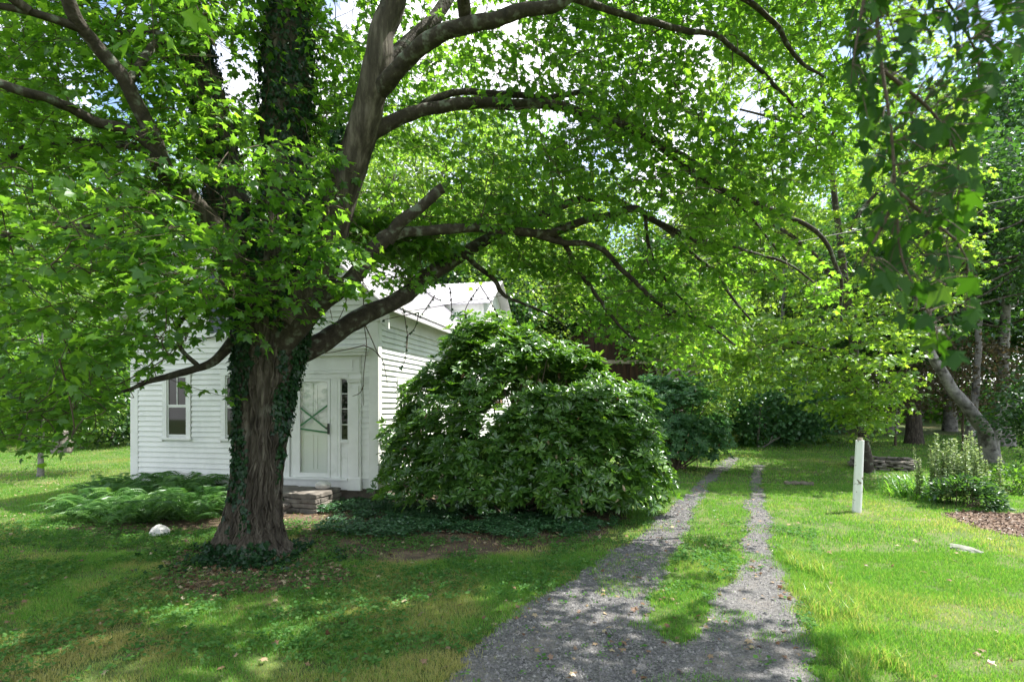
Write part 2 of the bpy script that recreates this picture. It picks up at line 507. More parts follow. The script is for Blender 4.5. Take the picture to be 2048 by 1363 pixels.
def patch(name, poly, mat, z, cell=.05, seed=3, drop=None):
    lo, hi = poly.min(0) - .4, poly.max(0) + .4
    xs, ys = np.arange(lo[0], hi[0], cell), np.arange(lo[1], hi[1], cell)
    A, B = np.meshgrid(xs, ys)
    n = len(xs)
    c = np.stack([A[:-1, :-1].ravel() + cell / 2, B[:-1, :-1].ravel() + cell / 2], 1)
    keep = in_poly(warp2(c), poly)
    if drop is not None:
        keep &= ~drop(c)
    idx = (np.arange(len(ys) - 1)[:, None] * n + np.arange(n - 1)[None]).ravel()[keep]
    V = np.stack([A.ravel(), B.ravel(), np.full(A.size, z)], 1)
    V[:, 2] += .0
    F = np.stack([idx, idx + 1, idx + n + 1, idx + n], 1)
    used, inv = np.unique(F, return_inverse=True)
    return structure(mesh_tris(name, V[used], inv.reshape(-1, 4), mat, k=4))

patch("driveway_rut_gravel", LEFT_RUT, M["gravel"], .006)
patch("driveway_rut_gravel", RIGHT_RUT, M["gravel"], .010)
patch("mulch_ground", MULCH, M["mulch"], .005)
patch("bare_ground", TREE_SOIL, M["soil"], .004)
patch("bare_ground", BUSH_SOIL, M["soil"], .004)
patch("bare_ground", STEP_SOIL, M["soil"], .008)
patch("bare_ground", FERN_SOIL, M["soil"], .012)

# ------------------------------------------------------------------ house
AL = math.radians(12.5)
ca, sa = math.cos(AL), math.sin(AL)
HC = np.array([-2.675, 11.0])                 # front right corner of the house
FU, FN = np.array([-ca, sa]), np.array([-sa, -ca])     # along the front (to the left), outward
SV, SN = np.array([sa, ca]), np.array([ca, -sa])       # along the side (going back), outward
HW, HL = 5.88, 12.0
ZB, ZE, PITCH = .33, 4.06, .88
ZR = ZE + HW / 2 * PITCH

def fu(px):
    k = (px - CX) / FOC
    return (HC[0] - HC[1] * k) / (ca + k * sa)
def fz(px, py):
    return EYE - (py - HY) / FOC * (HC[1] + sa * fu(px))
def sv(px):
    k = (px - CX) / FOC
    return (HC[0] - HC[1] * k) / (k * ca - sa)

class Wall:
    def __init__(s, o, u, n):
        s.o, s.u, s.n = np.array(o), np.array(u), np.array(n)
    def p(s, u, z, n):
        q = s.o + s.u * u + s.n * n
        return (q[0], q[1], z)
    def box(s, mb, u0, u1, z0, z1, n0, n1):
        mb.hexa([s.p(u0, z0, n0), s.p(u1, z0, n0), s.p(u1, z0, n1), s.p(u0, z0, n1), s.p(u0, z1, n0), s.p(u1, z1, n0), s.p(u1, z1, n1), s.p(u0, z1, n1)])

FRONT, SIDE = Wall(HC, FU, FN), Wall(HC, SV, SN)
LEFTW = Wall(HC + FU * HW, SV, -SN)
house = empty("house", (HC[0], HC[1], 0), "white clapboard house with a glazed storm door, corner boards and pale metal roof", "house")

def clap(wall, mb, u0, u1, z0, z1, holes, step=.112, top=None, sag=0.0):
    """Clapboards as tilted boards, interrupted by holes (u0,u1,z0,z1); top(z) may narrow the run."""
    z = z0
    k = 0
    while z < z1 - .01:
        zt = min(z + step, z1)
        a, b = (u0, u1) if top is None else top(zt)
        if b - a < .05:
            break
        segs = [(a, b)]
        for (h0, h1, hz0, hz1) in holes:
            if zt > hz0 + .02 and z < hz1 - .02:
                new = []
                for (s0, s1) in segs:
                    if h1 <= s0 or h0 >= s1:
                        new.append((s0, s1))
                    else:
                        if h0 > s0: new.append((s0, h0))
                        if h1 < s1: new.append((h1, s1))
                segs = new
        for (s0, s1) in segs:
            n = max(1, int((s1 - s0) / 3.2))
            cuts = [s0] + sorted(s0 + (s1 - s0) * (i + random.uniform(-.3, .3)) / n for i in range(1, n)) + [s1]
            for q0, q1 in zip(cuts[:-1], cuts[1:]):
                j = random.uniform(-.002, .002)
                w = .012 + random.uniform(-.002, .003)
                d0 = sag * random.uniform(.6, 1) * max(0, 1 - (z - z0) / .6) if sag else 0
                wall_p = wall.p
                za, zb = z + j - .008, zt
                mb.hexa([wall_p(q0, za, .0), wall_p(q1 - .003, za - d0, .0), wall_p(q1 - .003, za - d0, w + .024), wall_p(q0, za, w + .024),
                         wall_p(q0, zb, .0), wall_p(q1 - .003, zb - d0, .0), wall_p(q1 - .003, zb - d0, .006), wall_p(q0, zb, .006)])
        z = zt
        k += 1

# windows of the front: (u0, u1, z0, z1) of the glazed sash
def fwin(pl, pr, pt, pb):
    return (fu(pr), fu(pl), fz((pl + pr) / 2, pb), fz((pl + pr) / 2, pt))
W1 = fwin(336, 375, 752, 871)
W2 = fwin(453, 492, 752, 873)
W3 = fwin(416, 456, 545, 668)
W4 = fwin(541, 583, 545, 668)
CAS = .12
holes_f = [(w[0] - CAS, w[1] + CAS, w[2] - .10, w[3] + .14) for w in (W1, W2, W3, W4)]
DU0, DU1 = fu(724), fu(534)              # outer faces of the door pilasters
ZD0, ZCORN = fz(629, 975), fz(629, 698)
holes_f.append((DU0, DU1, ZB - .05, ZCORN))
v0, v1 = sv(796), sv(818)
SW = (v0, v1, 1.22, 2.42)
SW2 = (4.4, 5.1, 1.22, 2.42)
holes_s = [(w[0] - CAS, w[1] + CAS, w[2] - .10, w[3] + .14) for w in (SW, SW2)]

mb = MB()
gable = lambda z: (.17, HW - .17) if z < ZE + .0 else ((z - ZE) / PITCH + .0, HW - (z - ZE) / PITCH)
clap(FRONT, mb, .17, HW - .17, ZB + .22, ZR, holes_f, top=gable)
# backing wall of the front: one pentagonal slab
pts = [(0.02, ZB), (HW - .02, ZB), (HW - .02, ZE), (HW / 2, ZR - .05), (0.02, ZE)]
A = [FRONT.p(u, z, -.10) for u, z in pts]; B = [FRONT.p(u, z, -.004) for u, z in pts]
mb.add(A + B, [(4, 3, 2, 1, 0), (5, 6, 7, 8, 9)] + [(i, (i + 1) % 5, 5 + (i + 1) % 5, 5 + i) for i in range(5)])
mb.build("front_wall", M["white"], house)
mb = MB()
clap(SIDE, mb, .12, HL, ZB + .06, ZE - .42, holes_s, sag=.018)
SIDE.box(mb, 0.02, HL, ZB, ZE, -.10, -.004)
mb.build("side_wall", M["white"], house)
mb = MB()
LEFTW.box(mb, .02, HL, ZB, ZE, -.10, .0)
q = [LEFTW.p(HL, ZB, 0), SIDE.p(HL, ZB, 0), SIDE.p(HL, ZE, 0), FRONT.p(HW / 2, ZR - .1, -HL), LEFTW.p(HL, ZE, 0)]
mb.add(q, [(0, 1, 2, 3, 4)])
mb.build("rear_wall", M["white"], house)

mb = MB()
FRONT.box(mb, -.035, .17, ZB - .0, ZE - .40, -.02, .035)
SIDE.box(mb, .0, .12, ZB - .0, ZE - .40, .0, .036)
mb.build("corner_board", M["trim"], house, bevel=.006)
mb = MB()
FRONT.box(mb, HW - .17, HW + .035, ZB, ZE - .40, -.02, .035)
mb.build("corner_board", M["trim"], house, bevel=.006)
mb = MB()
FRONT.box(mb, -.05, .19, ZE - .40, ZE - .34, -.02, .06)
FRONT.box(mb, -.03, .18, ZE - .34, ZE - .08, -.02, .045)
mb.build("corner_capital", M["trim"], house, bevel=.006)
mb = MB()
FRONT.box(mb, DU1 + .005, HW - .17, ZB, ZB + .225, .0, .030)
mb.build("skirt_board", M["trim"], house)

# side frieze and eave cornice
mb = MB()
SIDE.box(mb, 0, HL, ZE - .40, ZE - .12, .0, .034)
SIDE.box(mb, -.02, HL, ZE - .425, ZE - .395, .0, .055)
SIDE.box(mb, -.16, HL, ZE - .12, ZE - .04, .0, .20)
SIDE.box(mb, -.20, HL, ZE - .04, ZE + .04, -.02, .27)
mb.build("eave_frieze", M["trim"], house)

# main roof: two ribbed metal slopes
def slope_pt(v, w, lift=0.0, right=True):
    """v along the ridge, w inward from the wall plane (negative = overhang)."""
    z = ZE + .10 + w * PITCH + lift
    q = HC + SV * v + (-SN * w if right else FU * HW + SN * w)
    return (q[0], q[1], z)
mb = MB()
OV = .36
for right in (True, False):
    a, b, c, d = (slope_pt(-.30, -OV, 0, right), slope_pt(HL + .3, -OV, 0, right), slope_pt(HL + .3, HW / 2, 0, right), slope_pt(-.30, HW / 2, 0, right))
    up = lambda p, h: (p[0], p[1], p[2] + h)
    mb.hexa([a, b, c, d, up(a, .03), up(b, .03), up(c, .03), up(d, .03)])
    v = -.28
    while v < HL + .28:
        e = [slope_pt(v, -OV, .028, right), slope_pt(v + .035, -OV, .028, right), slope_pt(v + .035, HW / 2, .028, right), slope_pt(v, HW / 2, .028, right)]
        mb.hexa(e + [up(p, .022) for p in e])
        v += .23
roof = mb.build("roof", M["roof"], house)
# rake boards on the gable
mb = MB()
for right in (True, False):
    w0, w1 = -OV, HW / 2
    for (n0, n1, h0, h1) in ((.0, .05, -.42, -.14), (.0, .28, -.14, .0)):
        pr = []
        for hh in (h0, h1):
            for (w, n) in ((w0 + .1, n0), (w1, n0), (w1, n1), (w0 + .1, n1)):
                q = np.array(slope_pt(0, w, hh - .004, right)); q[:2] += FN * n
                pr.append(tuple(q))
        mb.hexa(pr)
mb.build("rake_board", M["trim"], house)
# chimney
mb = MB()
c = HC + SV * 4.42 - SN * (HW / 2)
mb.hexa([(c[0] + x, c[1] + y, z) for z in (ZR - .6, ZR + .45) for x, y in ((-.28, -.28), (.28, -.28), (.28, .28), (-.28, .28))])
mb.hexa([(c[0] + x, c[1] + y, z) for z in (ZR + .45, ZR + .54) for x, y in ((-.34, -.34), (.34, -.34), (.34, .34), (-.34, .34))])
o = mb.build("chimney", M["brick"], roof)
o.location = -Vector((0, 0, 0))
o.data.transform(__import__("mathutils").Matrix.Translation(-Vector(house.location)))

def sub(o, part):
    """Children of a part: their mesh was built in world space, the part's origin is the house origin."""
    return o

def window(wall, w, name="window", grid=(2, 2, 1), sill=True, parent=None, mb_parent=None):
    """Double-hung window: casing (part) with panes, sashes and sill as sub-parts."""
    u0, u1, z0, z1 = w
    zm = (z0 + z1) / 2
    mb = MB()
    wall.box(mb, u0 - CAS + .01, u0, z0 - .04, z1 + .02, .0, .045)
    wall.box(mb, u1, u1 + CAS - .01, z0 - .04, z1 + .02, .0, .045)
    wall.box(mb, u0 - CAS, u1 + CAS, z1 + .02, z1 + .14, .0, .055)
    o = mb.build(name, M["trim"], mb_parent or house)
    loc = Vector(house.location)
    def child(mbx, nm, mat):
        c = mbx.build(nm, mat)
        c.parent = o
        c.data.transform(__import__("mathutils").Matrix.Translation(-loc))
        return c
    mb = MB()
    wall.box(mb, u0, u1, z0, z1, -.003, .006)
    child(mb, "pane", M["glass"])
    mb = MB()
    t = .030
    for (a, b) in ((z0, zm), (zm, z1)):
        nn = .022 if a == zm else .014
        wall.box(mb, u0, u0 + t, a, b, .006, nn); wall.box(mb, u1 - t, u1, a, b, .006, nn)
        wall.box(mb, u0 + t, u1 - t, a, a + t, .006, nn); wall.box(mb, u0 + t, u1 - t, b - t, b, .006, nn)
        for i in range(1, grid[0]):
            x = u0 + (u1 - u0) * i / grid[0]
            if grid[2] or a == zm:
                wall.box(mb, x - .009, x + .009, a + t, b - t, .006, nn - .002)
        for i in range(1, grid[1]):
            y = a + (b - a) * i / grid[1]
            if grid[2] or a == zm:
                wall.box(mb, u0 + t, u1 - t, y - .009, y + .009, .006, nn - .003)
    child(mb, "sash", M["trim"])
    if sill:
        mb = MB()
        wall.box(mb, u0 - CAS - .02, u1 + CAS + .02, z0 - .085, z0 - .04, .0, .085)
        child(mb, "sill", M["trim"])
    return o

for w in (W1, W2, W3, W4):
    window(FRONT, w, grid=(2, 1, 0))
window(SIDE, SW, grid=(3, 2, 1))
window(SIDE, SW2, grid=(3, 2, 1))

# entrance: entablature, pilasters, sidelights, door
def fb(mb, pl, pr, pt, pb, n0, n1):
    FRONT.box(mb, fu(pr), fu(pl), fz(629, pb), fz(629, pt), n0, n1)
mb = MB()
fb(mb, 516, 742, 698, 702, 0, .26); fb(mb, 519, 739, 702, 707, 0, .22); fb(mb, 523, 735, 707, 713, 0, .17)
mb.build("door_cornice", M["trim"], house)
mb = MB()
fb(mb, 534, 724, 713, 757, 0, .05)
fb(mb, 534, 724, 739, 741, .05, .062); fb(mb, 534, 724, 744, 747, .05, .075)
fb(mb, 703, 708, 718, 742, .05, .064); fb(mb, 716, 722, 718, 742, .05, .064); fb(mb, 708, 716, 718, 721, .05, .064); fb(mb, 708, 716, 737, 739, .064, .066)
fb(mb, 560, 699, 748, 757, .05, .058)
mb.build("door_entablature", M["trim"], house)
for (a, b, s) in ((700, 724, 1), (534, 558, -1)):
    mb = MB()
    fb(mb, a, b, 757, 955, 0, .055)
    fb(mb, a + 4, b - 4, 772, 950, .055, .072)
    fb(mb, a - 3, b + 3, 757, 760, .055, .12); fb(mb, a - 1, b + 1, 760, 765, .055, .10)
    fb(mb, a - 1, b + 1, 953, 976, 0, .085)
    mb.build("pilaster", M["trim"], house)
for (a, b) in ((683, 697.5), (560.5, 575)):
    mb = MB()
    fb(mb, a - 6, a, 757, 953, 0, .045) if a > 629 else fb(mb, b, b + 6, 757, 953, 0, .045)
    fb(mb, b, b + 2.5, 757, 953, 0, .045) if a > 629 else fb(mb, a - 2.5, a, 757, 953, 0, .045)
    fb(mb, a, b, 882, 953, 0, .022)
    fb(mb, a + 3, b - 1, 893, 950, .022, .034)
    fb(mb, a - 2, b + 1, 879, 884, .022, .06)
    o = mb.build("sidelight", M["trim"], house)
    loc = Vector(house.location)
    T = __import__("mathutils").Matrix.Translation(-loc)
    mb = MB(); fb(mb, a, b, 757, 879, .0, .010)
    c = mb.build("pane", M["glass"]); c.parent = o; c.data.transform(T)
    mb = MB()
    for y in (757.6, 787, 817, 848, 878):
        fb(mb, a, b, y - .9, y + .9, .010, .022)
    fb(mb, a, a + 1.2, 758.5, 877.1, .010, .020); fb(mb, b - 1.2, b, 758.5, 877.1, .010, .020)
    c = mb.build("muntin", M["trim"]); c.parent = o; c.data.transform(T)
mb = MB()
fb(mb, 586, 596, 757, 953, 0, .05); fb(mb, 663.5, 677, 757, 953, 0, .05)
mb.build("door_frame", M["trim"], house)
mb = MB()
fb(mb, 558, 700, 953, 957, 0, .11); fb(mb, 534, 724, 957, 976, 0, .045)
mb.build("door_sill", M["trim"], house)
T = __import__("mathutils").Matrix.Translation(-Vector(house.location))
mb = MB()          # storm door frame with the panelled inner door behind
fb(mb, 596.5, 603, 757.5, 952.5, .03, .058); fb(mb, 658, 663, 757.5, 952.5, .03, .058)
fb(mb, 603, 658, 757.5, 763, .03, .056); fb(mb, 603, 658, 944, 952.5, .03, .056)
door = mb.build("door", M["trim"], house)
mb = MB()
fb(mb, 596.5, 663, 757.5, 952.5, -.002, .004)
for (a, b) in ((606, 627), (634, 655)):
    for (c, d) in ((768, 845), (868, 938)):
        fb(mb, a, b, c, c + 2, .004, .014); fb(mb, a, b, d - 2, d, .004, .014)
        fb(mb, a, a + 1.6, c + 2, d - 2, .004, .014); fb(mb, b - 1.6, b, c + 2, d - 2, .004, .014)
c = mb.build("inner_door", M["door_white"]); c.parent = door; c.data.transform(T)
mb = MB(); fb(mb, 603, 658, 763, 944, .040, .044)
c = mb.build("storm_pane", M["storm"]); c.parent = door; c.data.transform(T)
for ((a, b), (c_, d)) in (((603.2, 815), (657.8, 858)), ((657.8, 810), (603.5, 851)), ((603.5, 857), (657.8, 864))):
    mb = MB()
    p0, p1 = np.array([fu(a), fz(629, b)]), np.array([fu(c_), fz(629, d)])
    t = (p1 - p0) / np.linalg.norm(p1 - p0); nn = np.array([-t[1], t[0]]) * .017
    qs = [p0 - nn, p1 - nn, p1 + nn, p0 + nn]
    e = .0455 + .0008 * len([1 for x in door.children])
    mb.hexa([FRONT.p(q_[0], q_[1], e) for q_ in qs] + [FRONT.p(q_[0], q_[1], e + .0006) for q_ in qs])
    c = mb.build("tape", M["tape"]); c.parent = door; c.data.transform(T)
mb = MB(); fb(mb, 659, 662.4, 846, 867, .058, .085); fb(mb, 655, 659.3, 853, 856, .075, .088)
c = mb.build("handle", M["black"]); c.parent = door; c.data.transform(T)

# foundation
mb = MB()
FRONT.box(mb, .06, HW - .06, -.2, ZB, -.4, -.03); SIDE.box(mb, .45, HL - .1, -.2, ZB, -.4, -.03)
mb.build("foundation", M["dark_stone"], house)

# dormer on the right slope
dv0, dv1, dze, dzr = 7.84, 10.66, 5.49, 6.42
DW = Wall(HC + SV * dv0, SV, SN)
dl = dv1 - dv0
mb = MB()
pts = [(0, ZE - .02), (dl, ZE - .02), (dl, dze), (dl / 2, dzr), (0, dze)]
front = [DW.p(u, z, .0) for u, z in pts]; back = [DW.p(u, z, -2.4) for u, z in pts]
mb.add(front + back, [(0, 1, 2, 3, 4), (9, 8, 7, 6, 5)] + [(i, i + 5, 5 + (i + 1) % 5, (i + 1) % 5) for i in range(5)])
z = ZE + .1
while z < dze - .12:
    DW.box(mb, .10, dl - .10, z, z + .1, .0, .016); z += .112
DW.box(mb, -.02, .1, ZE, dze - .1, .0, .03); DW.box(mb, dl - .1, dl + .02, ZE, dze - .1, .0, .03)
CH = Wall(HC + SV * dv0, -SN, -SV)
CH.box(mb, .0, 1.7, dze - .24, dze - .02, .0, .03)
dorm = mb.build("dormer", M["white"], house)
mb = MB()
for s in (-1, 1):
    pr = []
    for lift in (0.02, .05):
        for n in (.34, -3.0):
            for f in (1.12, 0.0):
                u = dl / 2 + s * dl / 2 * f
                pr.append(DW.p(u, dzr - (dzr - dze) * f + lift, n))
    mb.hexa([pr[0], pr[1], pr[3], pr[2], pr[4], pr[5], pr[7], pr[6]])
    n = -2.9
    while n < .33:
        q = [DW.p(dl / 2 + s * dl / 2 * f, dzr - (dzr - dze) * f + .048, nn) for f, nn in ((1.12, n), (0, n), (0, n + .03), (1.12, n + .03))]
        mb.hexa(q + [(a, b, c + .022) for a, b, c in q]); n += .2
mb.box = None
c = mb.build("dormer_roof", M["roof"]); c.parent = dorm; c.data.transform(T)
mb = MB()
DW.box(mb, .0, dl, dzr + .055, dzr + .075, -2.9, -2.89)
ww = (dl / 2 - .5, dl / 2 + .5, 4.42, 5.35)
mb = MB(); DW.box(mb, ww[0], ww[1], ww[2], ww[3], .002, .020); c = mb.build("pane", M["glass"]); c.parent = dorm; c.data.transform(T)
mb = MB()
DW.box(mb, ww[0] - .1, ww[0], ww[2] - .05, ww[3] + .1, .0, .045); DW.box(mb, ww[1], ww[1] + .1, ww[2] - .05, ww[3] + .1, .0, .045)
DW.box(mb, ww[0], ww[1], ww[3], ww[3] + .1, .0, .045); DW.box(mb, ww[0] - .12, ww[1] + .12, ww[2] - .09, ww[2] - .05, .0, .07)
DW.box(mb, ww[0], ww[1], ww[2] - .05, ww[2], .0, .04)
for i in range(1, 4):
    x = ww[0] + (ww[1] - ww[0]) * i / 4
    DW.box(mb, x - .014, x + .014, ww[2], ww[3], .02, .034)
for i in range(1, 3):
    zz = ww[2] + (ww[3] - ww[2]) * i / 3
    DW.box(mb, ww[0], ww[1], zz - .014, zz + .014, .02, .032)
c = mb.build("window_frame", M["trim"]); c.parent = dorm; c.data.transform(T)

# ------------------------------------------------------------------ stones
def rock(mb, c, sx, sy, sz, rot=0, seed=0, n=10, flat=.0, rough=.22):
    """Irregular stone: displaced superellipsoid."""
    th = np.linspace(0, math.pi, n); ph = np.linspace(0, 2 * math.pi, 2 * n, endpoint=False)
    V = []
    for t in th:
        for p in ph:
            V.append((math.sin(t) * math.cos(p), math.sin(t) * math.sin(p), math.cos(t)))
    V = np.array(V)
    e = 1 - flat
    V = np.sign(V) * np.abs(V) ** e
    r = 1 + rough * (fbm(V * 1.7 + seed * 7.3, seed, 4) - .5) * 2
    V = V * r[:, None] * np.array([sx, sy, sz])
    cr_, sr_ = math.cos(rot), math.sin(rot)
    V = np.stack([V[:, 0] * cr_ - V[:, 1] * sr_, V[:, 0] * sr_ + V[:, 1] * cr_, V[:, 2]], 1) + np.array(c)
    m = 2 * n
    F = [(i * m + j, (i + 1) * m + j, (i + 1) * m + (j + 1) % m, i * m + (j + 1) % m) for i in range(n - 1) for j in range(m)]
    mb.add(V, F)

def slab_stone(mb, c, lx, ly, h, rot, seed):
    rock(mb, c, lx, ly, h, rot, seed, 8, flat=.72, rough=.16)

uc = fu(622)
steps = empty("stone_steps", (*(HC + FU * uc + FN * .6), 0), "dry laid fieldstone steps and landing below the storm door", "steps")
def fieldstones(u0, u1, n0, n1, z0, z1, layers, seed):
    mb = MB()
    r = random.Random(seed)
    h = (z1 - z0) / layers
    for k in range(layers):
        top = k == layers - 1
        u = u0
        while u < u1 - .05:
            w = min(r.uniform(.28, .55), u1 - u)
            nn = n0
            deep = .0
            while nn < n1 - .05:
                d = min(r.uniform(.28, .45), n1 - nn)
                if top or nn + d > n1 - .35 or u < u0 + .05 or u + w > u1 - .05:
                    q = FRONT.p(u + w / 2, z0 + h * (k + .5) + r.uniform(-.006, .006), nn + d / 2 + r.uniform(-.02, .025))
                    slab_stone(mb, q, w / 2 * 1.02, d / 2 * 1.04, h / 2 * .98, math.pi - AL + r.uniform(-.06, .06), r.randrange(999))
                nn += d
            u += w
    FRONT.box(mb, u0 + .1, u1 - .1, z0 - .1, z1 - .06, n0 + .05, n1 - .1)
    return mb
fieldstones(fu(690), fu(540), .10, 1.02, .0, .37, 4, 3).build("landing", M["stone"], steps)
fieldstones(fu(640), fu(545), 1.02, 1.42, -.04, .17, 2, 8).build("lower_step", M["stone"], steps)
mb = MB()
q = P(646, 976, 10.75)
rock(mb, (q[0], q[1], .445), .155, .12, .085, .2, 5, 14, rough=.08)
tag(mb.build("cobble_stone", M["pale_stone"], smooth=True), "smooth pale oval stone resting on the landing below the storm door", "stone")
def lone_rock(px, py, sx, sy, sz, label, seed, mat="pale_stone", zf=.25, name="rock"):
    q = G(px, py); mb = MB()
    rock(mb, (q[0], q[1], sz * zf), sx, sy, sz, seed, seed, 14, rough=.35)
    return tag(mb.build(name, M[mat], smooth=False), label, "rock")
lone_rock(318, 1069, .145, .11, .115, "pale angular rock on the grass in front of the ferns", 3)
lone_rock(1928, 1100, .24, .12, .05, "flat pale stone set in the lawn below the mulch bed", 8, "lawn_stone")
lone_rock(125, 906, .42, .35, .70, "upright grey boulder on the lawn edge behind the small sapling", 12, "stone", .5, "boulder")
lone_rock(745, 1020, .16, .12, .07, "flat grey stone in the ground cover by the house corner", 15, "pale_stone")

# stone ring (planting ring of dry stones) on the right
q = G(1803, 941)
ring = empty("stone_ring", (q[0], q[1] + .8, 0), "low round ring of stacked dry stones on the shaded lawn", "planter")
mb = MB(); r = random.Random(4)
RR = .82
for k in range(4):
    n = 15
    for i in range(n):
        a = (i + .5 * (k % 2)) * 2 * math.pi / n + r.uniform(-.05, .05)
        slab_stone(mb, (ring.location.x + RR * math.cos(a), ring.location.y + RR * math.sin(a), .045 + k * .072 + r.uniform(-.018, .018)), r.uniform(.13, .21), r.uniform(.11, .17), r.uniform(.026, .042), a + math.pi / 2 + r.uniform(-.3, .3), r.randrange(999))
mb.build("stones", M["stone"], ring)

# ------------------------------------------------------------------ post, pole, cable, log
q = G(1713, 1023)
post = empty("marker_post", (q[0], q[1], 0), "tilted white fluted wooden post standing on the sunny lawn", "post")
top = P(1720, 880, q[1] + .02)
mb = MB()
n = 16
for k in range(7):
    f = k / 6
    c = np.array([q[0], q[1], -.1]) * (1 - f) + top * f
    for i in range(n):
        a = i * 2 * math.pi / n
        sq = 1 / max(abs(math.cos(a + .62)), abs(math.sin(a + .62)))
        rr = (.078 - .010 * f) * min(sq, 1.27) * (1.0 if i % 2 else .985)
        mb.v.append((c[0] + rr * math.cos(a), c[1] + rr * math.sin(a), c[2]))
    if k:
        for i in range(n):
            j = (i + 1) % n; b0 = (k - 1) * n; b1 = k * n
            mb.f.append((b0 + i, b0 + j, b1 + j, b1 + i))
mb.f.append(tuple(range(6 * n, 7 * n)))
mb.build("shaft", M["post"], post)
mb = MB()
mb.tube([top - np.array([0, 0, .002]), top + np.array([.002, 0, .05])], [.05, .045], 10)
mb.build("cap", M["wood"], post)

q = G(1514, 893)
mb = MB()
pt = P(1522, 793, q[1])
mb.tube(smooth_path([(q[0], q[1], -.1), ((q[0] + pt[0]) / 2 + .03, q[1], pt[2] / 2), tuple(pt)], 4), .055, 8)
pole = empty("garden_pole", (q[0], q[1], 0), "thin leaning wooden pole with a small lamp head beside the grass mound", "pole")
mb.build("shaft", M["grey_bark"], pole)
mb = MB()
mb.tube([pt, pt + np.array([.0, 0, .10])], [.10, .12], 10); mb.tube([pt + np.array([0, 0, .10]), pt + np.array([0, 0, .17])], [.17, .05], 10)
mb.build("lamp_head", M["grey_bark"], pole)

a, b = P(800, 625, 11.3), P(2200, 360, 13)
mb = MB()
t = np.linspace(0, 1, 40)[:, None]
line = a + (b - a) * t; line[:, 2] -= .10 * (4 * t * (1 - t))[:, 0]
mb.tube(line, .007, 5)
tag(mb.build("power_cable", M["cable"]), "thin black overhead cable running from the house corner across the maple", "cable")

q = G(1597, 970)
mb = MB()
ang = np.linspace(0, math.pi, 14)
V = [(q[0] - .42, q[1] + .1, 0.0)]
log_p = smooth_path([(q[0] - .32, q[1] + .05, .03), (q[0], q[1] + .02, .045), (q[0] + .32, q[1] - .1, .03)], 8)
mb.tube(log_p, .065 * (1 + .2 * np.sin(np.arange(len(log_p)) * 1.3)), 10)
tag(mb.build("stump_log", M["dark_stone"]), "short dark weathered log lying on the shaded lawn beside the gravel rut", "log")  # log shape stands in for a low dark stump
q = G(1512, 892)
mb = MB()
for pth in ([(0, 0, .02), (.25, 0, .2), (.42, 0, .55)], [(.25, 0, .2), (.5, 0, .35), (.72, 0, .45), (.85, 0, .6)], [(-.3, 0, .05), (0, 0, .03), (.25, 0, .2)]):
    mb.tube(smooth_path(np.array(pth) + np.array([q[0] + .1, q[1] - .6, 0]), 5), np.linspace(.05, .02, 5 * (len(pth) - 1) + 1), 6)
tag(mb.build("driftwood_branch", M["grey_bark"]), "pale bare forked branch lying against the grass mound", "branch")

# ------------------------------------------------------------------ barn
barn = empty("barn", (6.4, 29, 0), "dark brown wooden barn with vertical boards behind the rhododendrons", "barn")
mb = MB()
x0, x1, yb, ze_, zr_ = 3.0, 9.3, 28.0, 5.2, 8.4
x = x0
while x < x1:
    w = random.uniform(.18, .3)
    xb = min(x + w, x1)
    zt = ze_ + (zr_ - ze_) * (1 - abs((x + xb) / 2 - (x0 + x1) / 2) / ((x1 - x0) / 2))
    d = random.uniform(0, .025)
    mb.hexa([(x, yb - d, 0), (xb - .012, yb - d, 0), (xb - .012, yb + .05, 0), (x, yb + .05, 0), (x, yb - d, zt), (xb - .012, yb - d, zt), (xb - .012, yb + .05, zt), (x, yb + .05, zt)])
    x = xb
mb.hexa([(x0, yb + .06, 0), (x1, yb + .06, 0), (x1, yb + 8, 0), (x0, yb + 8, 0), (x0, yb + .06, ze_), (x1, yb + .06, ze_), (x1, yb + 8, ze_), (x0, yb + 8, ze_)])
mb.build("wall", M["barn"], barn)
mb = MB()
xm = (x0 + x1) / 2
for s in (-1, 1):
    e = x0 - .3 if s < 0 else x1 + .3
    ez = ze_ - .2
    mb.hexa([(e, yb - .4, ez), (xm, yb - .4, zr_ + .02), (xm, yb + 8.2, zr_ + .02), (e, yb + 8.2, ez), (e, yb - .4, ez + .12), (xm, yb - .4, zr_ + .14), (xm, yb + 8.2, zr_ + .14), (e, yb + 8.2, ez + .12)])
mb.build("roof", M["barn"], barn)
mb = MB()
mb.hexa([(x0, yb - .08, z) if k == 0 else (x1, yb - .08, z) if k == 1 else (x1, yb - .027, z) if k == 2 else (x0, yb - .027, z) for z in (4.1, 4.28) for k in range(4)])
mb.build("girt_board", M["wood"], barn)
for zz in (1.2, 3.0):
    mb = MB()
    a, b = 7.0, 8.15
    mb.hexa([(a, yb - .06, zz), (b, yb - .06, zz), (b, yb - .03, zz), (a, yb - .03, zz), (a, yb - .06, zz + .15), (b, yb - .06, zz + .15), (b, yb - .03, zz + .15), (a, yb - .03, zz + .15)])
    mb.build("door_batten", M["barn"], barn)

# ------------------------------------------------------------------ the big maple
def limb_path(rows, n=8, thin=1.0):
    """rows: (px, py, distance, half width in photograph pixels) -> smooth points and radii in metres."""
    q = np.array([[*P(x, y, Z), r / FOC * Z] for x, y, Z, r in rows])
    s = smooth_path(q, n)
    return s[:, :3], np.maximum(s[:, 3] * thin, .004)

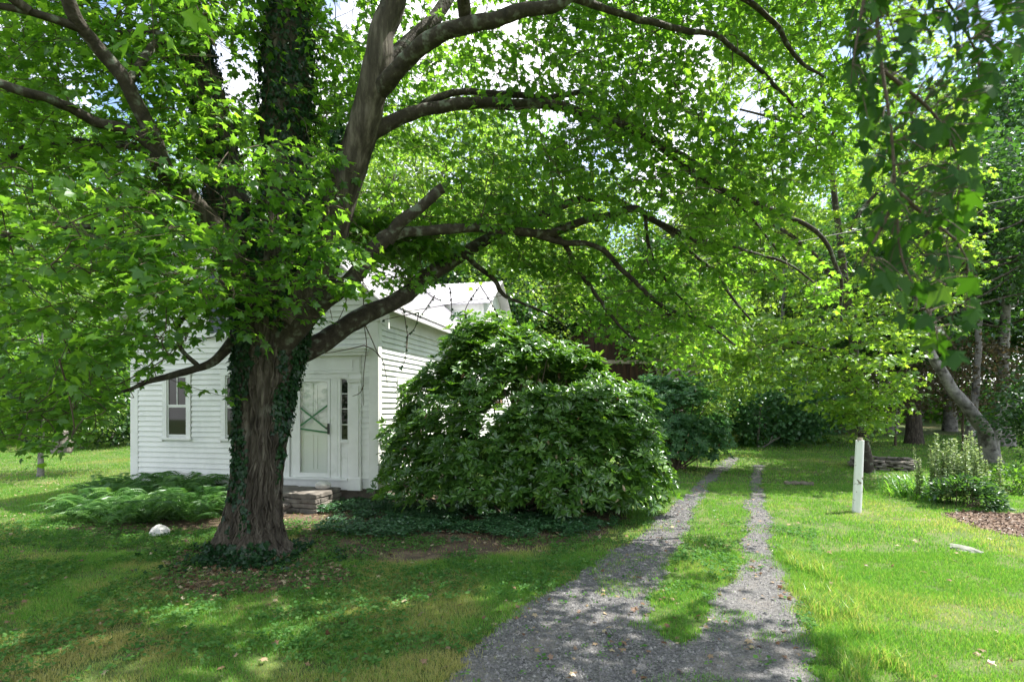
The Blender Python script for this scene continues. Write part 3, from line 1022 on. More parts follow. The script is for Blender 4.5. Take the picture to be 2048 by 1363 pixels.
def add_limb(mb, pts, rad, sides=12, wob=.12, seed=0):
    L = np.concatenate([[0], np.cumsum(np.linalg.norm(np.diff(pts, axis=0), axis=1))])
    off = np.stack([fbm(np.stack([L * 1.6, L * 0 + seed + 9.1 * k], 1), seed + k) - .5 for k in range(3)], 1)
    p2 = pts + off * np.minimum(1, L / .6)[:, None] * .12
    V, F = tube_arrays(p2, rad, sides)
    b = fbm(V * 6, seed + 50) - .5
    c = np.repeat(p2, sides, 0)
    V = V + norm(V - c) * (b * 2 * wob * np.repeat(rad, sides))[:, None]
    mb.add(V, F.tolist())
    n = len(V)
    mb.add(V[n - sides:], [tuple(range(sides))])
    return p2

base = G(500, 1112)
maple = empty("maple_tree", (base[0], base[1], 0), "big old maple with furrowed ivy covered trunk and spreading limbs in front of the house", "tree")
TZ = 7.4
trunk_rows = [(500, 1160, TZ, 96), (500, 1112, TZ, 76), (502, 1075, TZ, 61), (506, 1030, TZ, 52), (512, 960, TZ, 50), (521, 880, TZ, 52.5), (528, 800, TZ, 59), (535, 735, TZ, 67), (540, 680, TZ, 74), (546, 620, TZ, 76), (552, 560, TZ, 72), (560, 490, TZ, 60), (566, 420, TZ, 46)]
tp, tr = limb_path(trunk_rows, 26, .84)
SID = 280
V, F = tube_arrays(tp, tr, SID)
ang = np.tile(np.arange(SID) * 2 * math.pi / SID, len(tp))
zz = np.repeat(tp[:, 2], SID)
q = np.stack([np.cos(ang) * 5.2, np.sin(ang) * 5.2, zz * 2.0], 1)
q[:, :2] += (fbm(np.stack([np.cos(ang) * 2, np.sin(ang) * 2, zz * 2], 1), 5)[:, None] - .5) * 1.8
ridge = np.clip(np.abs(fbm(q * np.array([1.3, 1.3, .8]), 11, 2) - .5) * 9, 0, 1) * np.clip(.35 + np.abs(fbm(q * np.array([2.2, 2.2, 2.6]), 12, 2) - .5) * 7, 0, 1)
fine = fbm(q * np.array([5, 5, 6]), 21, 3) - .5
flare = np.clip(.9 - zz, 0, 1) ** 2 * (.5 + .5 * np.cos(ang * 5 + 1.0)) * .20
disp = ridge * .045 + fine * .022 + flare + (fbm(q * .35, 31) - .5) * .06
V = V + norm(V - np.repeat(tp, SID, 0)) * disp[:, None]
trunk_surface = V.copy(); trunk_centre = np.repeat(tp, SID, 0)
mesh_tris("trunk", V, F, M["bark"], maple, smooth=True, k=4)

LIMBS = {
 "S1": [(520, 660, 7.4, 46), (486, 560, 7.5, 42), (460, 420, 7.7, 38), (440, 310, 7.8, 33), (405, 160, 8.0, 31), (380, 60, 8.2, 30), (335, -60, 8.5, 27), (290, -260, 9, 20)],
 "S2": [(556, 620, 7.5, 54), (565, 420, 7.7, 46), (575, 250, 7.9, 44), (578, 100, 8.1, 44), (582, -80, 8.4, 38), (590, -300, 9, 28)],
 "S3": [(580, 640, 7.2, 46), (640, 540, 7.1, 42), (676, 420, 7.0, 40), (702, 320, 7.0, 39), (728, 238, 6.9, 36), (752, 147, 6.8, 34), (768, 55, 6.8, 30), (790, -20, 6.8, 27), (830, -220, 7.0, 20)],
 "S3b": [(745, 190, 6.9, 24), (775, 165, 6.7, 21), (812, 118, 6.5, 20), (880, 72, 6.3, 19), (960, 52, 6.1, 18), (1040, 22, 6.0, 16), (1130, -10, 5.9, 14), (1260, -110, 5.8, 10)],
 "S3c": [(760, 140, 7.3, 18), (815, 85, 7.5, 17), (860, 45, 7.7, 16), (905, -20, 7.9, 15), (990, -200, 8.3, 10)],
 "L4": [(715, 300, 7.0, 24), (736, 271, 7.0, 20), (805, 235, 7.1, 16), (857, 216, 7.2, 14), (967, 209, 7.5, 13), (1040, 211, 7.7, 12), (1121, 213, 7.9, 11), (1205, 246, 8.1, 10.5), (1279, 265, 8.3, 10), (1345, 315, 8.5, 9), (1411, 362, 8.6, 8), (1490, 397, 8.8, 7), (1568, 431, 9.0, 6), (1639, 468, 9.1, 5), (1676, 545, 9.2, 4), (1685, 640, 9.3, 2.5)],
 "L4b": [(830, 225, 7.2, 9), (870, 196, 7.3, 9), (935, 182, 7.5, 8), (1010, 184, 7.8, 8), (1090, 197, 8.0, 7.5), (1170, 188, 8.2, 7), (1240, 232, 8.5, 6.5), (1330, 290, 8.7, 5.5), (1400, 330, 9.0, 4.5), (1480, 410, 9.2, 3.5), (1570, 520, 9.4, 2.5)],
 "L5": [(560, 690, 7.2, 34), (600, 645, 7.1, 26), (650, 600, 7.0, 22), (705, 562, 7.0, 20), (745, 512, 7.0, 18), (775, 480, 7.0, 18), (806, 466, 7.1, 13), (840, 460, 7.2, 12), (914, 458, 7.4, 11.5), (962, 457, 7.6, 11), (1014, 459, 7.8, 11), (1070, 465, 8.0, 10), (1118, 458, 8.2, 10), (1174, 439, 8.4, 9.5), (1222, 430, 8.5, 9), (1270, 417, 8.7, 8.5), (1315, 446, 8.9, 7), (1359, 472, 9.0, 6), (1397, 485, 9.2, 5.5), (1463, 491, 9.4, 4.5), (1560, 520, 9.6, 3), (1650, 580, 9.7, 2)],
 "L5b": [(775, 482, 7.0, 15), (800, 448, 6.95, 15), (838, 418, 6.9, 13.5), (868, 388, 6.85, 13), (889, 372, 6.8, 13)],
 "L6": [(565, 730, 7.7, 30), (600, 706, 7.8, 27), (660, 672, 7.9, 24), (720, 638, 8.0, 22), (785, 600, 8.2, 20), (840, 566, 8.4, 19), (896, 532, 8.6, 17), (940, 502, 8.8, 15), (988, 476, 9.0, 13), (1060, 445, 9.2, 11), (1130, 410, 9.4, 9.5), (1180, 398, 9.6, 8.5), (1230, 402, 9.8, 7.5), (1275, 420, 9.9, 6.5), (1345, 470, 10.0, 5), (1420, 540, 10.1, 4), (1500, 640, 10.2, 2.5)],
 "D1": [(930, 510, 8.7, 7), (955, 532, 8.8, 6.5), (988, 558, 8.9, 6), (1007, 587, 9.0, 5), (1048, 606, 9.1, 3.5), (1110, 640, 9.2, 2)],
 "D2": [(1095, 466, 8.1, 6.5), (1107, 470, 8.2, 6), (1137, 498, 8.3, 6), (1166, 550, 8.5, 5.5), (1196, 595, 8.6, 4.5), (1233, 647, 8.7, 3.5), (1280, 690, 8.8, 2)],
 "D3": [(1060, 465, 8.0, 7), (1129, 489, 8.2, 7), (1181, 491, 8.4, 6.5), (1215, 506, 8.5, 6.5), (1241, 539, 8.6, 6), (1278, 573, 8.7, 5.5), (1322, 610, 8.8, 5), (1400, 640, 9.0, 4), (1470, 690, 9.1, 2)],
 "D4": [(1290, 425, 8.8, 5), (1300, 500, 8.9, 4), (1330, 560, 9.0, 3), (1380, 620, 9.1, 2)],
 "LL0": [(510, 600, 7.2, 40), (455, 500, 7.0, 32), (395, 425, 6.8, 25), (345, 360, 6.5, 21), (324, 320, 6.3, 20)],
 "LL1": [(350, 368, 6.52, 17), (326, 325, 6.3, 19), (312, 275, 6.2, 18), (293, 238, 6.1, 18), (257, 176, 5.9, 17), (202, 110, 5.7, 17), (165, 59, 5.5, 16), (147, 20, 5.4, 16), (110, -90, 5.2, 13)],
 "LL2": [(345, 360, 6.5, 12), (318, 318, 6.3, 15), (295, 288, 6.2, 14), (257, 264, 6.1, 13), (190, 242, 5.9, 12), (139, 216, 5.7, 12), (92, 198, 5.5, 11), (37, 180, 5.3, 11), (-20, 160, 5.2, 10), (-180, 90, 5, 7)],
 "LL3": [(420, 450, 7.3, 15), (340, 345, 7.2, 12), (270, 300, 7.1, 10), (190, 288, 7.0, 9), (90, 285, 6.9, 8), (0, 320, 6.8, 6), (-100, 360, 6.7, 4)],
 "LL4": [(500, 650, 7.2, 18), (458, 687, 7.1, 13), (426, 714, 7.0, 11), (397, 734, 6.9, 9), (358, 749, 6.8, 8), (300, 764, 6.7, 6.5), (255, 785, 6.6, 4), (190, 800, 6.4, 2.5)],
 "LL5": [(397, 732, 6.9, 5.5), (360, 690, 6.8, 4.5), (370, 640, 6.7, 4), (410, 612, 6.6, 2)],
 "LL6": [(430, 500, 6.9, 12), (330, 460, 6.6, 9), (220, 455, 6.2, 7), (100, 460, 5.8, 6), (-20, 470, 5.4, 4)],
 "LL7": [(250, 170, 5.9, 11), (310, 100, 6.3, 9), (330, 70, 6.5, 7), (210, 60, 6.7, 4)],
 "LL8": [(165, 59, 5.5, 10), (60, 20, 5.2, 9), (-60, 0, 5.0, 6)],
 "U1": [(360, 130, 8.1, 14), (290, 90, 7.6, 12), (210, 62, 7.2, 9), (100, 30, 6.8, 6)],
 "U2": [(1130, -10, 5.9, 9), (1260, 30, 6.4, 8), (1380, 60, 7.0, 7), (1480, 100, 7.5, 5), (1560, 180, 7.8, 4), (1640, 260, 8.0, 2.5)],
 "U3": [(1200, -100, 6.0, 9), (1420, -40, 6.8, 7), (1540, 40, 7.4, 6), (1590, 110, 7.6, 5), (1650, 150, 7.9, 3)],
}
nodes = []
for i, (key, rows) in enumerate(LIMBS.items()):
    pts, rad = limb_path(rows, 7, .84 if key[0] in "LDU" or key in ("S3b", "S3c", "S3") else 1.0)
    mb = MB()
    p2 = add_limb(mb, pts, rad, 14 if rad[0] > .1 else 8, .16, i * 3)
    mb.build("limb", M["bark"] if key in ("S1", "S2", "S3", "LL0") else M["limb_bark"], maple, smooth=True)
    st = int(len(p2) * (.45 if key in ("S1", "S2") else .3))
    if key != "L5b":
        nodes.append(p2[st:])
# out-of-frame limbs that carry the upper crown
for i, rows in enumerate([[(-5.3, 8.5, 8.6, .16), (-6.8, 9.0, 10.5, .12), (-8, 9.0, 12.5, .06)], [(-3.36, 8.4, 8.7, .22), (-3.5, 8.0, 11, .17), (-3.0, 7.4, 14, .07)],
                          [(-1.43, 6.8, 7.1, .15), (.5, 6.6, 9.3, .12), (2.6, 6.8, 11.2, .06)], [(.565, 5.9, 6.36, .07), (2.2, 5.2, 7.3, .06), (4.2, 5.4, 8.0, .035)],
                          [(-4.53, 5.2, 5.70, .045), (-5.8, 3.8, 6.6, .04), (-7.2, 2.6, 7.6, .025)], [(-.52, 6.15, 6.32, .075), (-.6, 4.0, 7.2, .055), (-.5, 2.2, 7.9, .03)]]):
    s = smooth_path(np.array(rows), 8)
    mb = MB()
    nodes.append(add_limb(mb, s[:, :3], s[:, 3], 8, .1, 90 + i))
    mb.build("limb", M["bark"], maple, smooth=True)
nodes = np.concatenate(nodes)

def shade_falls_ok(p):
    """Crown shape: the tree's reach in plan leaves the drive, the right lawn, the bush top and the side wall in the sun."""
    t = p[:, 2] / SD[2]
    xs, ys = p[:, 0] - SD[0] * t, p[:, 1] - SD[1] * t
    j = (fbm(np.stack([xs * .9, ys * .9], 1), 77) - .5) * 1.4
    bad = (xs > np.where(ys < 6.3, 2.5, 3.0) + j * .7) | ((ys > 8.0 + j) & (xs > 1.35 + (ys - 8) * .47 + j))
    t = (p[:, 2] - 2.7) / SD[2]
    x3, y3 = p[:, 0] - SD[0] * t, p[:, 1] - SD[1] * t
    bad |= (t > 0) & (y3 > 9.5 + j * .6) & (x3 > -2.7) & (x3 < 2.9)
    return ~bad

GAPS = [(1105, 232, 36, 20), (690, 20, 36, 34), (835, 330, 50, 28), (1700, 95, 40, 22), (1512, 226, 28, 20), (440, 110, 26, 50), (415, 400, 30, 50),
        (1335, 445, 42, 34), (1242, 480, 30, 40), (215, 5, 20, 14), (1400, 70, 26, 26)]
def gaps_ok(p, k=1.0):
    q = proj(p)
    ok = np.ones(len(p), bool)
    for cx, cy_, rx, ry in GAPS:
        ok &= ((q[:, 0] - cx) / (rx * k)) ** 2 + ((q[:, 1] - cy_) / (ry * k)) ** 2 > 1
    return ok

KEEP_CLEAR = [(596, 640), (700, 590), (800, 575), (860, 560), (1010, 560), (1010, 640), (1000, 1050), (590, 1050), (590, 700)]
def sample_region(poly, z0, z1, n, nscale=.55, thr=.42, seed=0, zf=None):
    poly = np.array(poly, float)
    lo, hi = poly.min(0), poly.max(0)
    out = []
    tot = 0
    for it in range(40):
        q = rng.uniform(lo, hi, (n * 2, 2))
        q = q[in_poly(q, poly)]
        Z = rng.uniform(z0, z1, len(q))
        if zf is not None:
            Z = Z + zf(q)
        p = np.stack([(q[:, 0] - CX) / FOC * Z, Z, EYE - (q[:, 1] - HY) / FOC * Z], 1)
        f = fbm(p * nscale, seed + 60, 3)
        ok = (f > thr) & gaps_ok(p)
        ok &= ~in_poly(proj(p), KEEP_CLEAR)
        out.append(p[ok]); tot += ok.sum()
        if tot >= n:
            break
    return np.concatenate(out)[:n]

SIDE_CLEAR = lambda p: p[shade_falls_ok(p)]
reg = []
zr = lambda q: np.clip(1 - (q[:, 0] - 760) / 260, 0, 1) * .9
reg.append(SIDE_CLEAR(sample_region([(700, -260), (1800, -260), (1760, 120), (1700, 330), (1560, 470), (1300, 430), (1000, 455), (760, 430), (715, 200)], 7.0, 9.9, 1120, seed=1, thr=.45, zf=zr)))
reg.append(SIDE_CLEAR(sample_region([(800, 420), (1300, 410), (1500, 420), (1700, 520), (1690, 640), (1520, 720), (1380, 735), (1250, 720), (1150, 665), (1020, 640), (1010, 555), (900, 520)], 8.2, 10.8, 600, seed=2, thr=.44)))
reg.append(SIDE_CLEAR(sample_region([(1080, -120), (1800, -160), (1760, 120), (1700, 330), (1560, 470), (1300, 430), (1150, 300)], 7.6, 10.2, 260, seed=31, thr=.40)))
reg.append(sample_region([(690, 420), (880, 440), (860, 545), (790, 575), (735, 575)], 7.0, 8.6, 120, seed=32, thr=.36))
reg.append(sample_region([(-160, -260), (470, -260), (460, 300), (440, 420), (455, 600), (420, 660), (330, 715), (230, 790), (120, 880), (-160, 910)], 5.9, 8.6, 980, seed=3, thr=.48))
reg.append(sample_region([(-160, 300), (220, 330), (430, 420), (450, 560), (330, 620), (160, 800), (60, 880), (-160, 900)], 4.4, 5.6, 100, seed=13, thr=.48))
reg.append(sample_region([(250, 380), (430, 330), (600, 250), (700, 330), (740, 540), (660, 600), (560, 640), (420, 640), (300, 560)], 5.7, 6.8, 130, seed=4, thr=.46))
reg.append(sample_region([(330, -260), (760, -260), (715, 300), (440, 320)], 7.2, 9.8, 330, seed=5))
reg.append(sample_region([(235, 760), (330, 735), (470, 690), (470, 770), (420, 800), (330, 850), (270, 850)], 6.4, 7.4, 9, seed=6, thr=.3))
vis = np.concatenate(reg)
vq = proj(vis)
front = in_poly(vq, [(262, 735), (330, 712), (480, 690), (480, 970), (262, 970)]) & (vis[:, 1] < 11)
vis = vis[~(front & (rng.uniform(0, 1, len(vis)) < .8))]
print("visible sprays", [len(r_) for r_ in reg])
# unseen upper crown above the frame, added to cast shade on the ground
c0, r0 = np.array([-2.2, 6.2, 7.6]), np.array([9.6, 5.9, 6.6])
u = rng.uniform(-1, 1, (30000, 3))
u = u[(np.linalg.norm(u, axis=1) < 1) & (np.linalg.norm(u, axis=1) > .35)]
up = c0 + u * r0
up = up[(up[:, 2] > 3.2) & (up[:, 1] > -.2)]
pj = proj(np.where(up[:, 1:2] > .3, up, up + np.array([0, 1, 0])))
outf = (up[:, 1] < 1.2) | (pj[:, 1] < -60) | (pj[:, 0] < -120)
up = up[outf & (up[:, 2] - EYE > .80 * np.maximum(up[:, 1], 0) )]
up = up[shade_falls_ok(up)]
up = up[(fbm(up * .5, 91, 3) > .43) & (rng.uniform(0, 1, len(up)) < np.where((up[:, 1] > 7) & (up[:, 0] > -3), .22, 1))]
tt_ = up[:, 2] / SD[2]
lx_, ly_ = up[:, 0] - SD[0] * tt_, up[:, 1] - SD[1] * tt_
ex_ = (lx_ > -1.5) & (lx_ < 3.2) & (ly_ > 2.3) & (ly_ < 7.4) & (fbm(np.stack([lx_ * .8, ly_ * 1.1], 1), 95, 3) > .44)
up = np.concatenate([up[:700], up[700:][ex_[700:]][:430]])  # more unseen sprays added where their shade lands on the drive
print("upper sprays", len(up))

def build_sprays(cent, trunk_xy, nodes, L0=(.55, 1.0), nleaf=(13, 20), lsize=(.085, .13), tint0=.15, droop=.25, tilt=.5, spread=.13, seed=0):
    """Twigs that branch from the limbs, each carrying two rows of leaves."""
    N = len(cent)
    d0 = np.full(N, 1e9)
    for i in range(0, N, 400):
        d = np.linalg.norm(cent[i:i + 400, None] - nodes[None], axis=2)
        d0[i:i + 400] = d.min(1)
    order = np.argsort(d0)
    pool = np.zeros((len(nodes) + N * 2, 3)); pool[:len(nodes)] = nodes; m = len(nodes)
    wv, wf, wb = [], [], 0
    LC, LA, LN, LS, LT = [], [], [], [], []
    for i in order:
        c = cent[i]
        out = np.array([c[0] - trunk_xy[0], c[1] - trunk_xy[1], 0]); out = out / (np.linalg.norm(out) + 1e-6)
        d = norm(out * .8 + rng.normal(0, .6, 3) * np.array([1, 1, .25]) + np.array([0, 0, -droop * rng.uniform(-.4, 1.2)]))
        L = rng.uniform(*L0)
        s = c - d * L * .5
        k = int(np.argmin(np.sum((pool[:m] - s) ** 2, 1)))
        a = pool[k]
        dist = np.linalg.norm(s - a)
        mid = (a + s) / 2 + rng.normal(0, .08, 3) * dist + np.array([0, 0, .06 * dist])
        e = c + d * L * .5 + np.array([0, 0, -.12 * L])
        path = smooth_path(np.stack([a, mid, s, c + rng.normal(0, .03, 3), e]), 3)
        r = np.linspace(min(.016, .005 + dist * .004), .0022, len(path))
        tv, tf = tube_arrays(path, r, 4)
        wv.append(tv); wf.append(tf + wb); wb += len(tv)
        pool[m] = s; pool[m + 1] = c; m += 2
        n = rng.integers(*nleaf)
        f = rng.uniform(.0, 1.0, n)
        pos = s + (e - s) * f[:, None]
        side = np.where(np.arange(n) % 2 == 0, 1, -1)[:, None]
        lat = norm(np.cross(d, [0, 0, 1.0]))
        la = norm(d * .55 + side * lat * rng.uniform(.3, 1.1, (n, 1)) + rng.normal(0, .3, (n, 3)) + np.array([0, 0, -.35]))
        pos = pos + side * lat * rng.uniform(.02, spread, (n, 1)) + rng.normal(0, .035, (n, 3))
        LC.append(pos); LA.append(la); LN.append(np.array([0, 0, 1.0]) + rng.normal(0, tilt, (n, 3)))
        LS.append(rng.uniform(*lsize, n)); LT.append(np.clip(rng.normal(.54, .2, n) + rng.normal(0, .12), 0, 1))
    return np.concatenate(wv), np.concatenate(wf), np.concatenate(LC), np.concatenate(LA), np.concatenate(LN), np.concatenate(LS), np.concatenate(LT)

wv, wf, LC, LA, LN, LS, LT = build_sprays(vis, base[:2], nodes, nleaf=(14, 22), lsize=(.075, .12))
gk = gaps_ok(LC, .8)
LC, LA, LN, LS, LT = LC[gk], LA[gk], LN[gk], LS[gk], LT[gk]
V, F, tt = leaves(T_maple(), LC, LA, LN, LS, LT)
mesh_tris("crown", V, F, M["maple"], maple, tint=tt)
mesh_tris("twigs", wv, wf, M["twig"], maple, k=4)
wv, wf, LC, LA, LN, LS, LT = build_sprays(up, base[:2], nodes, nleaf=(15, 22), lsize=(.13, .2), spread=.25)
V, F, tt = leaves(T_star(), LC, LA, LN, LS, LT)
mesh_tris("upper_shade_crown", V, F, M["maple"], maple, tint=tt)
mesh_tris("upper_shade_twigs", wv, wf, M["twig"], maple, k=4)

# ------------------------------------------------------------------ ivy on the maple
ivy = empty("ivy", (base[0], base[1], .01), "dark ivy climbing the maple trunk and its upright leaders", "climbing plant")
S = trunk_surface; Cn = trunk_centre
idx = rng.integers(0, len(S), 52000)
p, nrm = S[idx] + rng.normal(0, .012, (len(idx), 3)), norm(S[idx] - Cn[idx])
q = proj(p)
dens = fbm(np.stack([p[:, 0] * 3.4, p[:, 1] * 3.4, p[:, 2] * .75], 1), 41, 3)
hgt = p[:, 2]
want = np.where(hgt < .25, .58, np.interp(hgt, [.25, 1.0, 1.6, 2.2, 2.8, 3.4], [.37, .41, .46, .50, .53, .57]))
k = dens < want
edge = np.abs(nrm[:, 0]) > .75
k |= edge & (hgt > 1.6) & (dens < .57)
k &= rng.uniform(0, 1, len(k)) < np.where(hgt < .3, .5, np.where(hgt < 1.2, .35, .42))
ic, inn = p[k] + nrm[k] * rng.uniform(.010, .038, (k.sum(), 1)), nrm[k]
for key, r_add in (("S1", .05), ("S2", .10), ("S3", .0)):
    pts, rad = limb_path(LIMBS[key], 30)
    n = {"S1": 6500, "S2": 8500, "S3": 2600}[key]
    i = rng.integers(0, len(pts) - 1 if key != "S3" else 110, n)
    a = rng.uniform(0, 2 * math.pi, n)
    if key == "S3":
        a = rng.uniform(2.2, 4.2, n)
    rr = rad[i] + r_add * rng.uniform(0, 1, n) ** 2 + .02
    dirs = np.stack([np.cos(a), np.sin(a), np.zeros(n)], 1)
    pp = pts[i] + dirs * rr[:, None] + rng.normal(0, .03, (n, 3))
    keep = fbm(pp * 2.2, 43, 3) > (.36 if key == "S2" else .42)
    ic = np.concatenate([ic, pp[keep]]); inn = np.concatenate([inn, dirs[keep]])
# ivy and litter ring at the foot
n = 1700
a = rng.uniform(0, 2 * math.pi, n); rr = .48 + np.abs(rng.normal(0, .32, n))
pp = np.stack([base[0] + rr * np.cos(a) * 1.25, base[1] - .05 + rr * np.sin(a) * .8, rng.uniform(.02, .12, n) * np.clip(1.6 - rr, .3, 1)], 1)
kk = fbm(pp * 2.3, 47) > .44
ic = np.concatenate([ic, pp[kk]]); inn = np.concatenate([inn, np.tile([0, -.3, 1.0], (kk.sum(), 1))])
n = len(ic)
ax = np.array([0, 0, -1.0]) + rng.normal(0, .45, (n, 3)) + np.where(ic[:, 2:3] < .15, rng.normal(0, 1.5, (n, 3)), 0)
V, F, tt = leaves(T_star(), ic, ax, inn + rng.normal(0, .35, (n, 3)) + np.array([0, 0, .45]), np.clip(rng.lognormal(-2.82, .30, n), .03, .11), np.clip(rng.normal(.4, .22, n), 0, 1))
mesh_tris("leaves", V, F, M["ivy"], ivy, tint=tt)
mb = MB()
for j in range(26):
    a = int(rng.integers(0, SID)); k0 = int(rng.integers(22, 75)); k1 = min(len(tp) - 1, k0 + int(rng.integers(55, 165)))
    path = []
    for kx in range(k0, k1, 5):
        a = (a + int(rng.integers(-5, 6))) % SID
        s_ = trunk_surface[kx * SID + a]; path.append(s_ + norm(s_ - tp[kx]) * .012)
    if len(path) > 4:
        mb.tube(smooth_path(np.array(path), 3), rng.uniform(.006, .013), 5, cap=False)
mb.build("stems", M["bark"], ivy, smooth=True)

mb = MB()
for rows in ([(726, 560), (727, 600), (729, 650), (733, 690), (728, 740), (726, 775), (727, 810)], [(728, 645), (742, 675), (755, 705), (766, 722), (772, 750), (775, 770)],
             [(729, 690), (700, 697), (670, 703), (650, 706)], [(728, 690), (748, 700), (760, 715)], [(727, 770), (720, 785), (705, 792)],
             [(806, 615), (812, 650), (815, 680), (810, 720), (802, 735)], [(838, 625), (830, 655), (815, 672), (812, 700)], [(838, 625), (800, 632), (765, 640)],
             [(900, 575), (903, 610), (902, 640)], [(870, 590), (850, 620), (840, 632)], [(958, 575), (940, 600), (930, 622), (932, 632)], [(960, 570), (985, 610), (1000, 640)],
             [(880, 600), (860, 590), (840, 570)], [(700, 560), (690, 610), (672, 650)], [(640, 560), (655, 600), (665, 640)]):
    Z = 8.9 if rows[0][0] < 790 else 9.6
    pts = smooth_path(np.array([P(x, y, Z + .1 * math.sin(y * .05)) for x, y in rows]), 5)
    mb.tube(pts, np.linspace(.010, .005, len(pts)), 5)
dv = empty("dead_vine", P(727, 560, 8.9), "bare brown tendrils dangling from the lower maple limb across the house corner", "vine")
mb.build("tendrils", M["twig"], dv, smooth=True)
n = 170
i = rng.integers(0, 60, n)
src = np.array(mb.v)[rng.integers(0, len(mb.v), n)]
src = src[src[:, 1] > 9.2]
V, F, tt = leaves(T_star(), src, rng.normal(0, .6, (len(src), 3)) + np.array([0, 0, -1]), rng.normal(0, 1, (len(src), 3)), rng.uniform(.04, .07, len(src)), rng.uniform(0, .5, len(src)))
mesh_tris("leaves", V, F, M["ivy"], dv, tint=tt)
mb = MB()
for rows in ([(400, 500), (425, 545), (445, 575), (450, 600), (470, 615), (490, 622), (497, 612), (503, 600)], [(440, 560), (470, 570), (490, 590), (505, 602), (495, 620)], [(520, 440), (550, 470), (570, 500), (575, 512)],
             [(600, 510), (640, 520), (665, 540)], [(480, 1050), (440, 1085), (400, 1105)], [(530, 520), (500, 522), (470, 505)]):
    pts = smooth_path(np.array([P(x, y, 6.7 if y < 1000 else 7.3) for x, y in rows]), 5)
    mb.tube(pts, np.linspace(.009, .004, len(pts)), 5)
tag(mb.build("loose_vine", M["dead_vine"], smooth=True), "pale looping bare vine stems hanging on the left side of the maple trunk", "vine")

# ------------------------------------------------------------------ near overhanging branch (upper right)
hb = empty("overhanging_branch", P(1745, -420, 2.1), "dark large leaved maple branch hanging close to the camera at upper right", "branch")
mb = MB()
stems = [[(1690, -700, 2.3), (1730, -300, 2.1), (1745, -60, 2.0), (1762, 120, 1.95), (1782, 260, 1.92), (1792, 400, 1.9), (1805, 520, 1.9), (1850, 610, 1.9), (1880, 680, 1.9)],
         [(1735, -200, 2.05), (1850, -60, 2.1), (1930, 60, 2.15), (1965, 150, 2.2), (1975, 230, 2.2)], [(1745, -100, 2.0), (1720, 40, 1.9), (1705, 130, 1.85)],
         [(1792, 380, 1.9), (1850, 430, 1.95), (1910, 480, 2.0), (1935, 520, 2.0)], [(1765, 140, 1.95), (1860, 220, 2.0), (1910, 300, 2.05), (1920, 370, 2.05)], [(1790, 400, 1.9), (1755, 470, 1.9), (1725, 520, 1.88)],
         [(1850, -300, 2.3), (2000, -120, 2.4), (2080, 40, 2.5)]]
spts = []
for s in stems:
    pts = smooth_path(np.array([P(*q) for q in s]), 6)
    mb.tube(pts, np.linspace(.0075, .0025, len(pts)), 6); spts.append(pts)
hb_mb = mb
spts = np.concatenate(spts)
poly = np.array([(1690, -160), (2120, -160), (2080, 60), (1990, 150), (1975, 230), (1955, 350), (1945, 480), (1965, 560), (1935, 690), (1885, 715), (1800, 640), (1765, 590), (1712, 520), (1735, 400), (1725, 270), (1690, 140)], float)
q = rng.uniform(poly.min(0), poly.max(0), (1500, 2)); q = q[in_poly(q, poly)]
sel = []
for c in q:
    if all((c[0] - s[0]) ** 2 + (c[1] - s[1]) ** 2 > 15 ** 2 for s in sel): sel.append(c)
q = np.array(sel)
Z = rng.uniform(1.75, 2.2, len(q))
tips = np.stack([(q[:, 0] - CX) / FOC * Z, Z, EYE - (q[:, 1] - HY) / FOC * Z], 1)
n = len(q)
ax = np.stack([rng.normal(0, .45, n), rng.normal(0, .45, n), rng.uniform(-1.1, -.5, n)], 1)
nr = np.stack([rng.normal(0, .6, n), -1 + rng.normal(0, .45, n), rng.uniform(.1, 1.4, n)], 1)
sz = rng.uniform(.042, .088, n)
V, F, tt = leaves(T_maple(), tips, ax, nr, sz, np.clip(rng.normal(.3, .2, n), 0, 1))
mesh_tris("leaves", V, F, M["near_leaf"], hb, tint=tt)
mb = hb_mb
for c in tips:
    j = np.argmin(np.linalg.norm(spts - c - np.array([0, 0, .06]), axis=1))
    mb.tube(smooth_path(np.stack([spts[j], (spts[j] + c) / 2 + [0, 0, .02], c]), 3), .0016, 4, cap=False)
mb.build("twigs", M["twig"], hb, smooth=True)

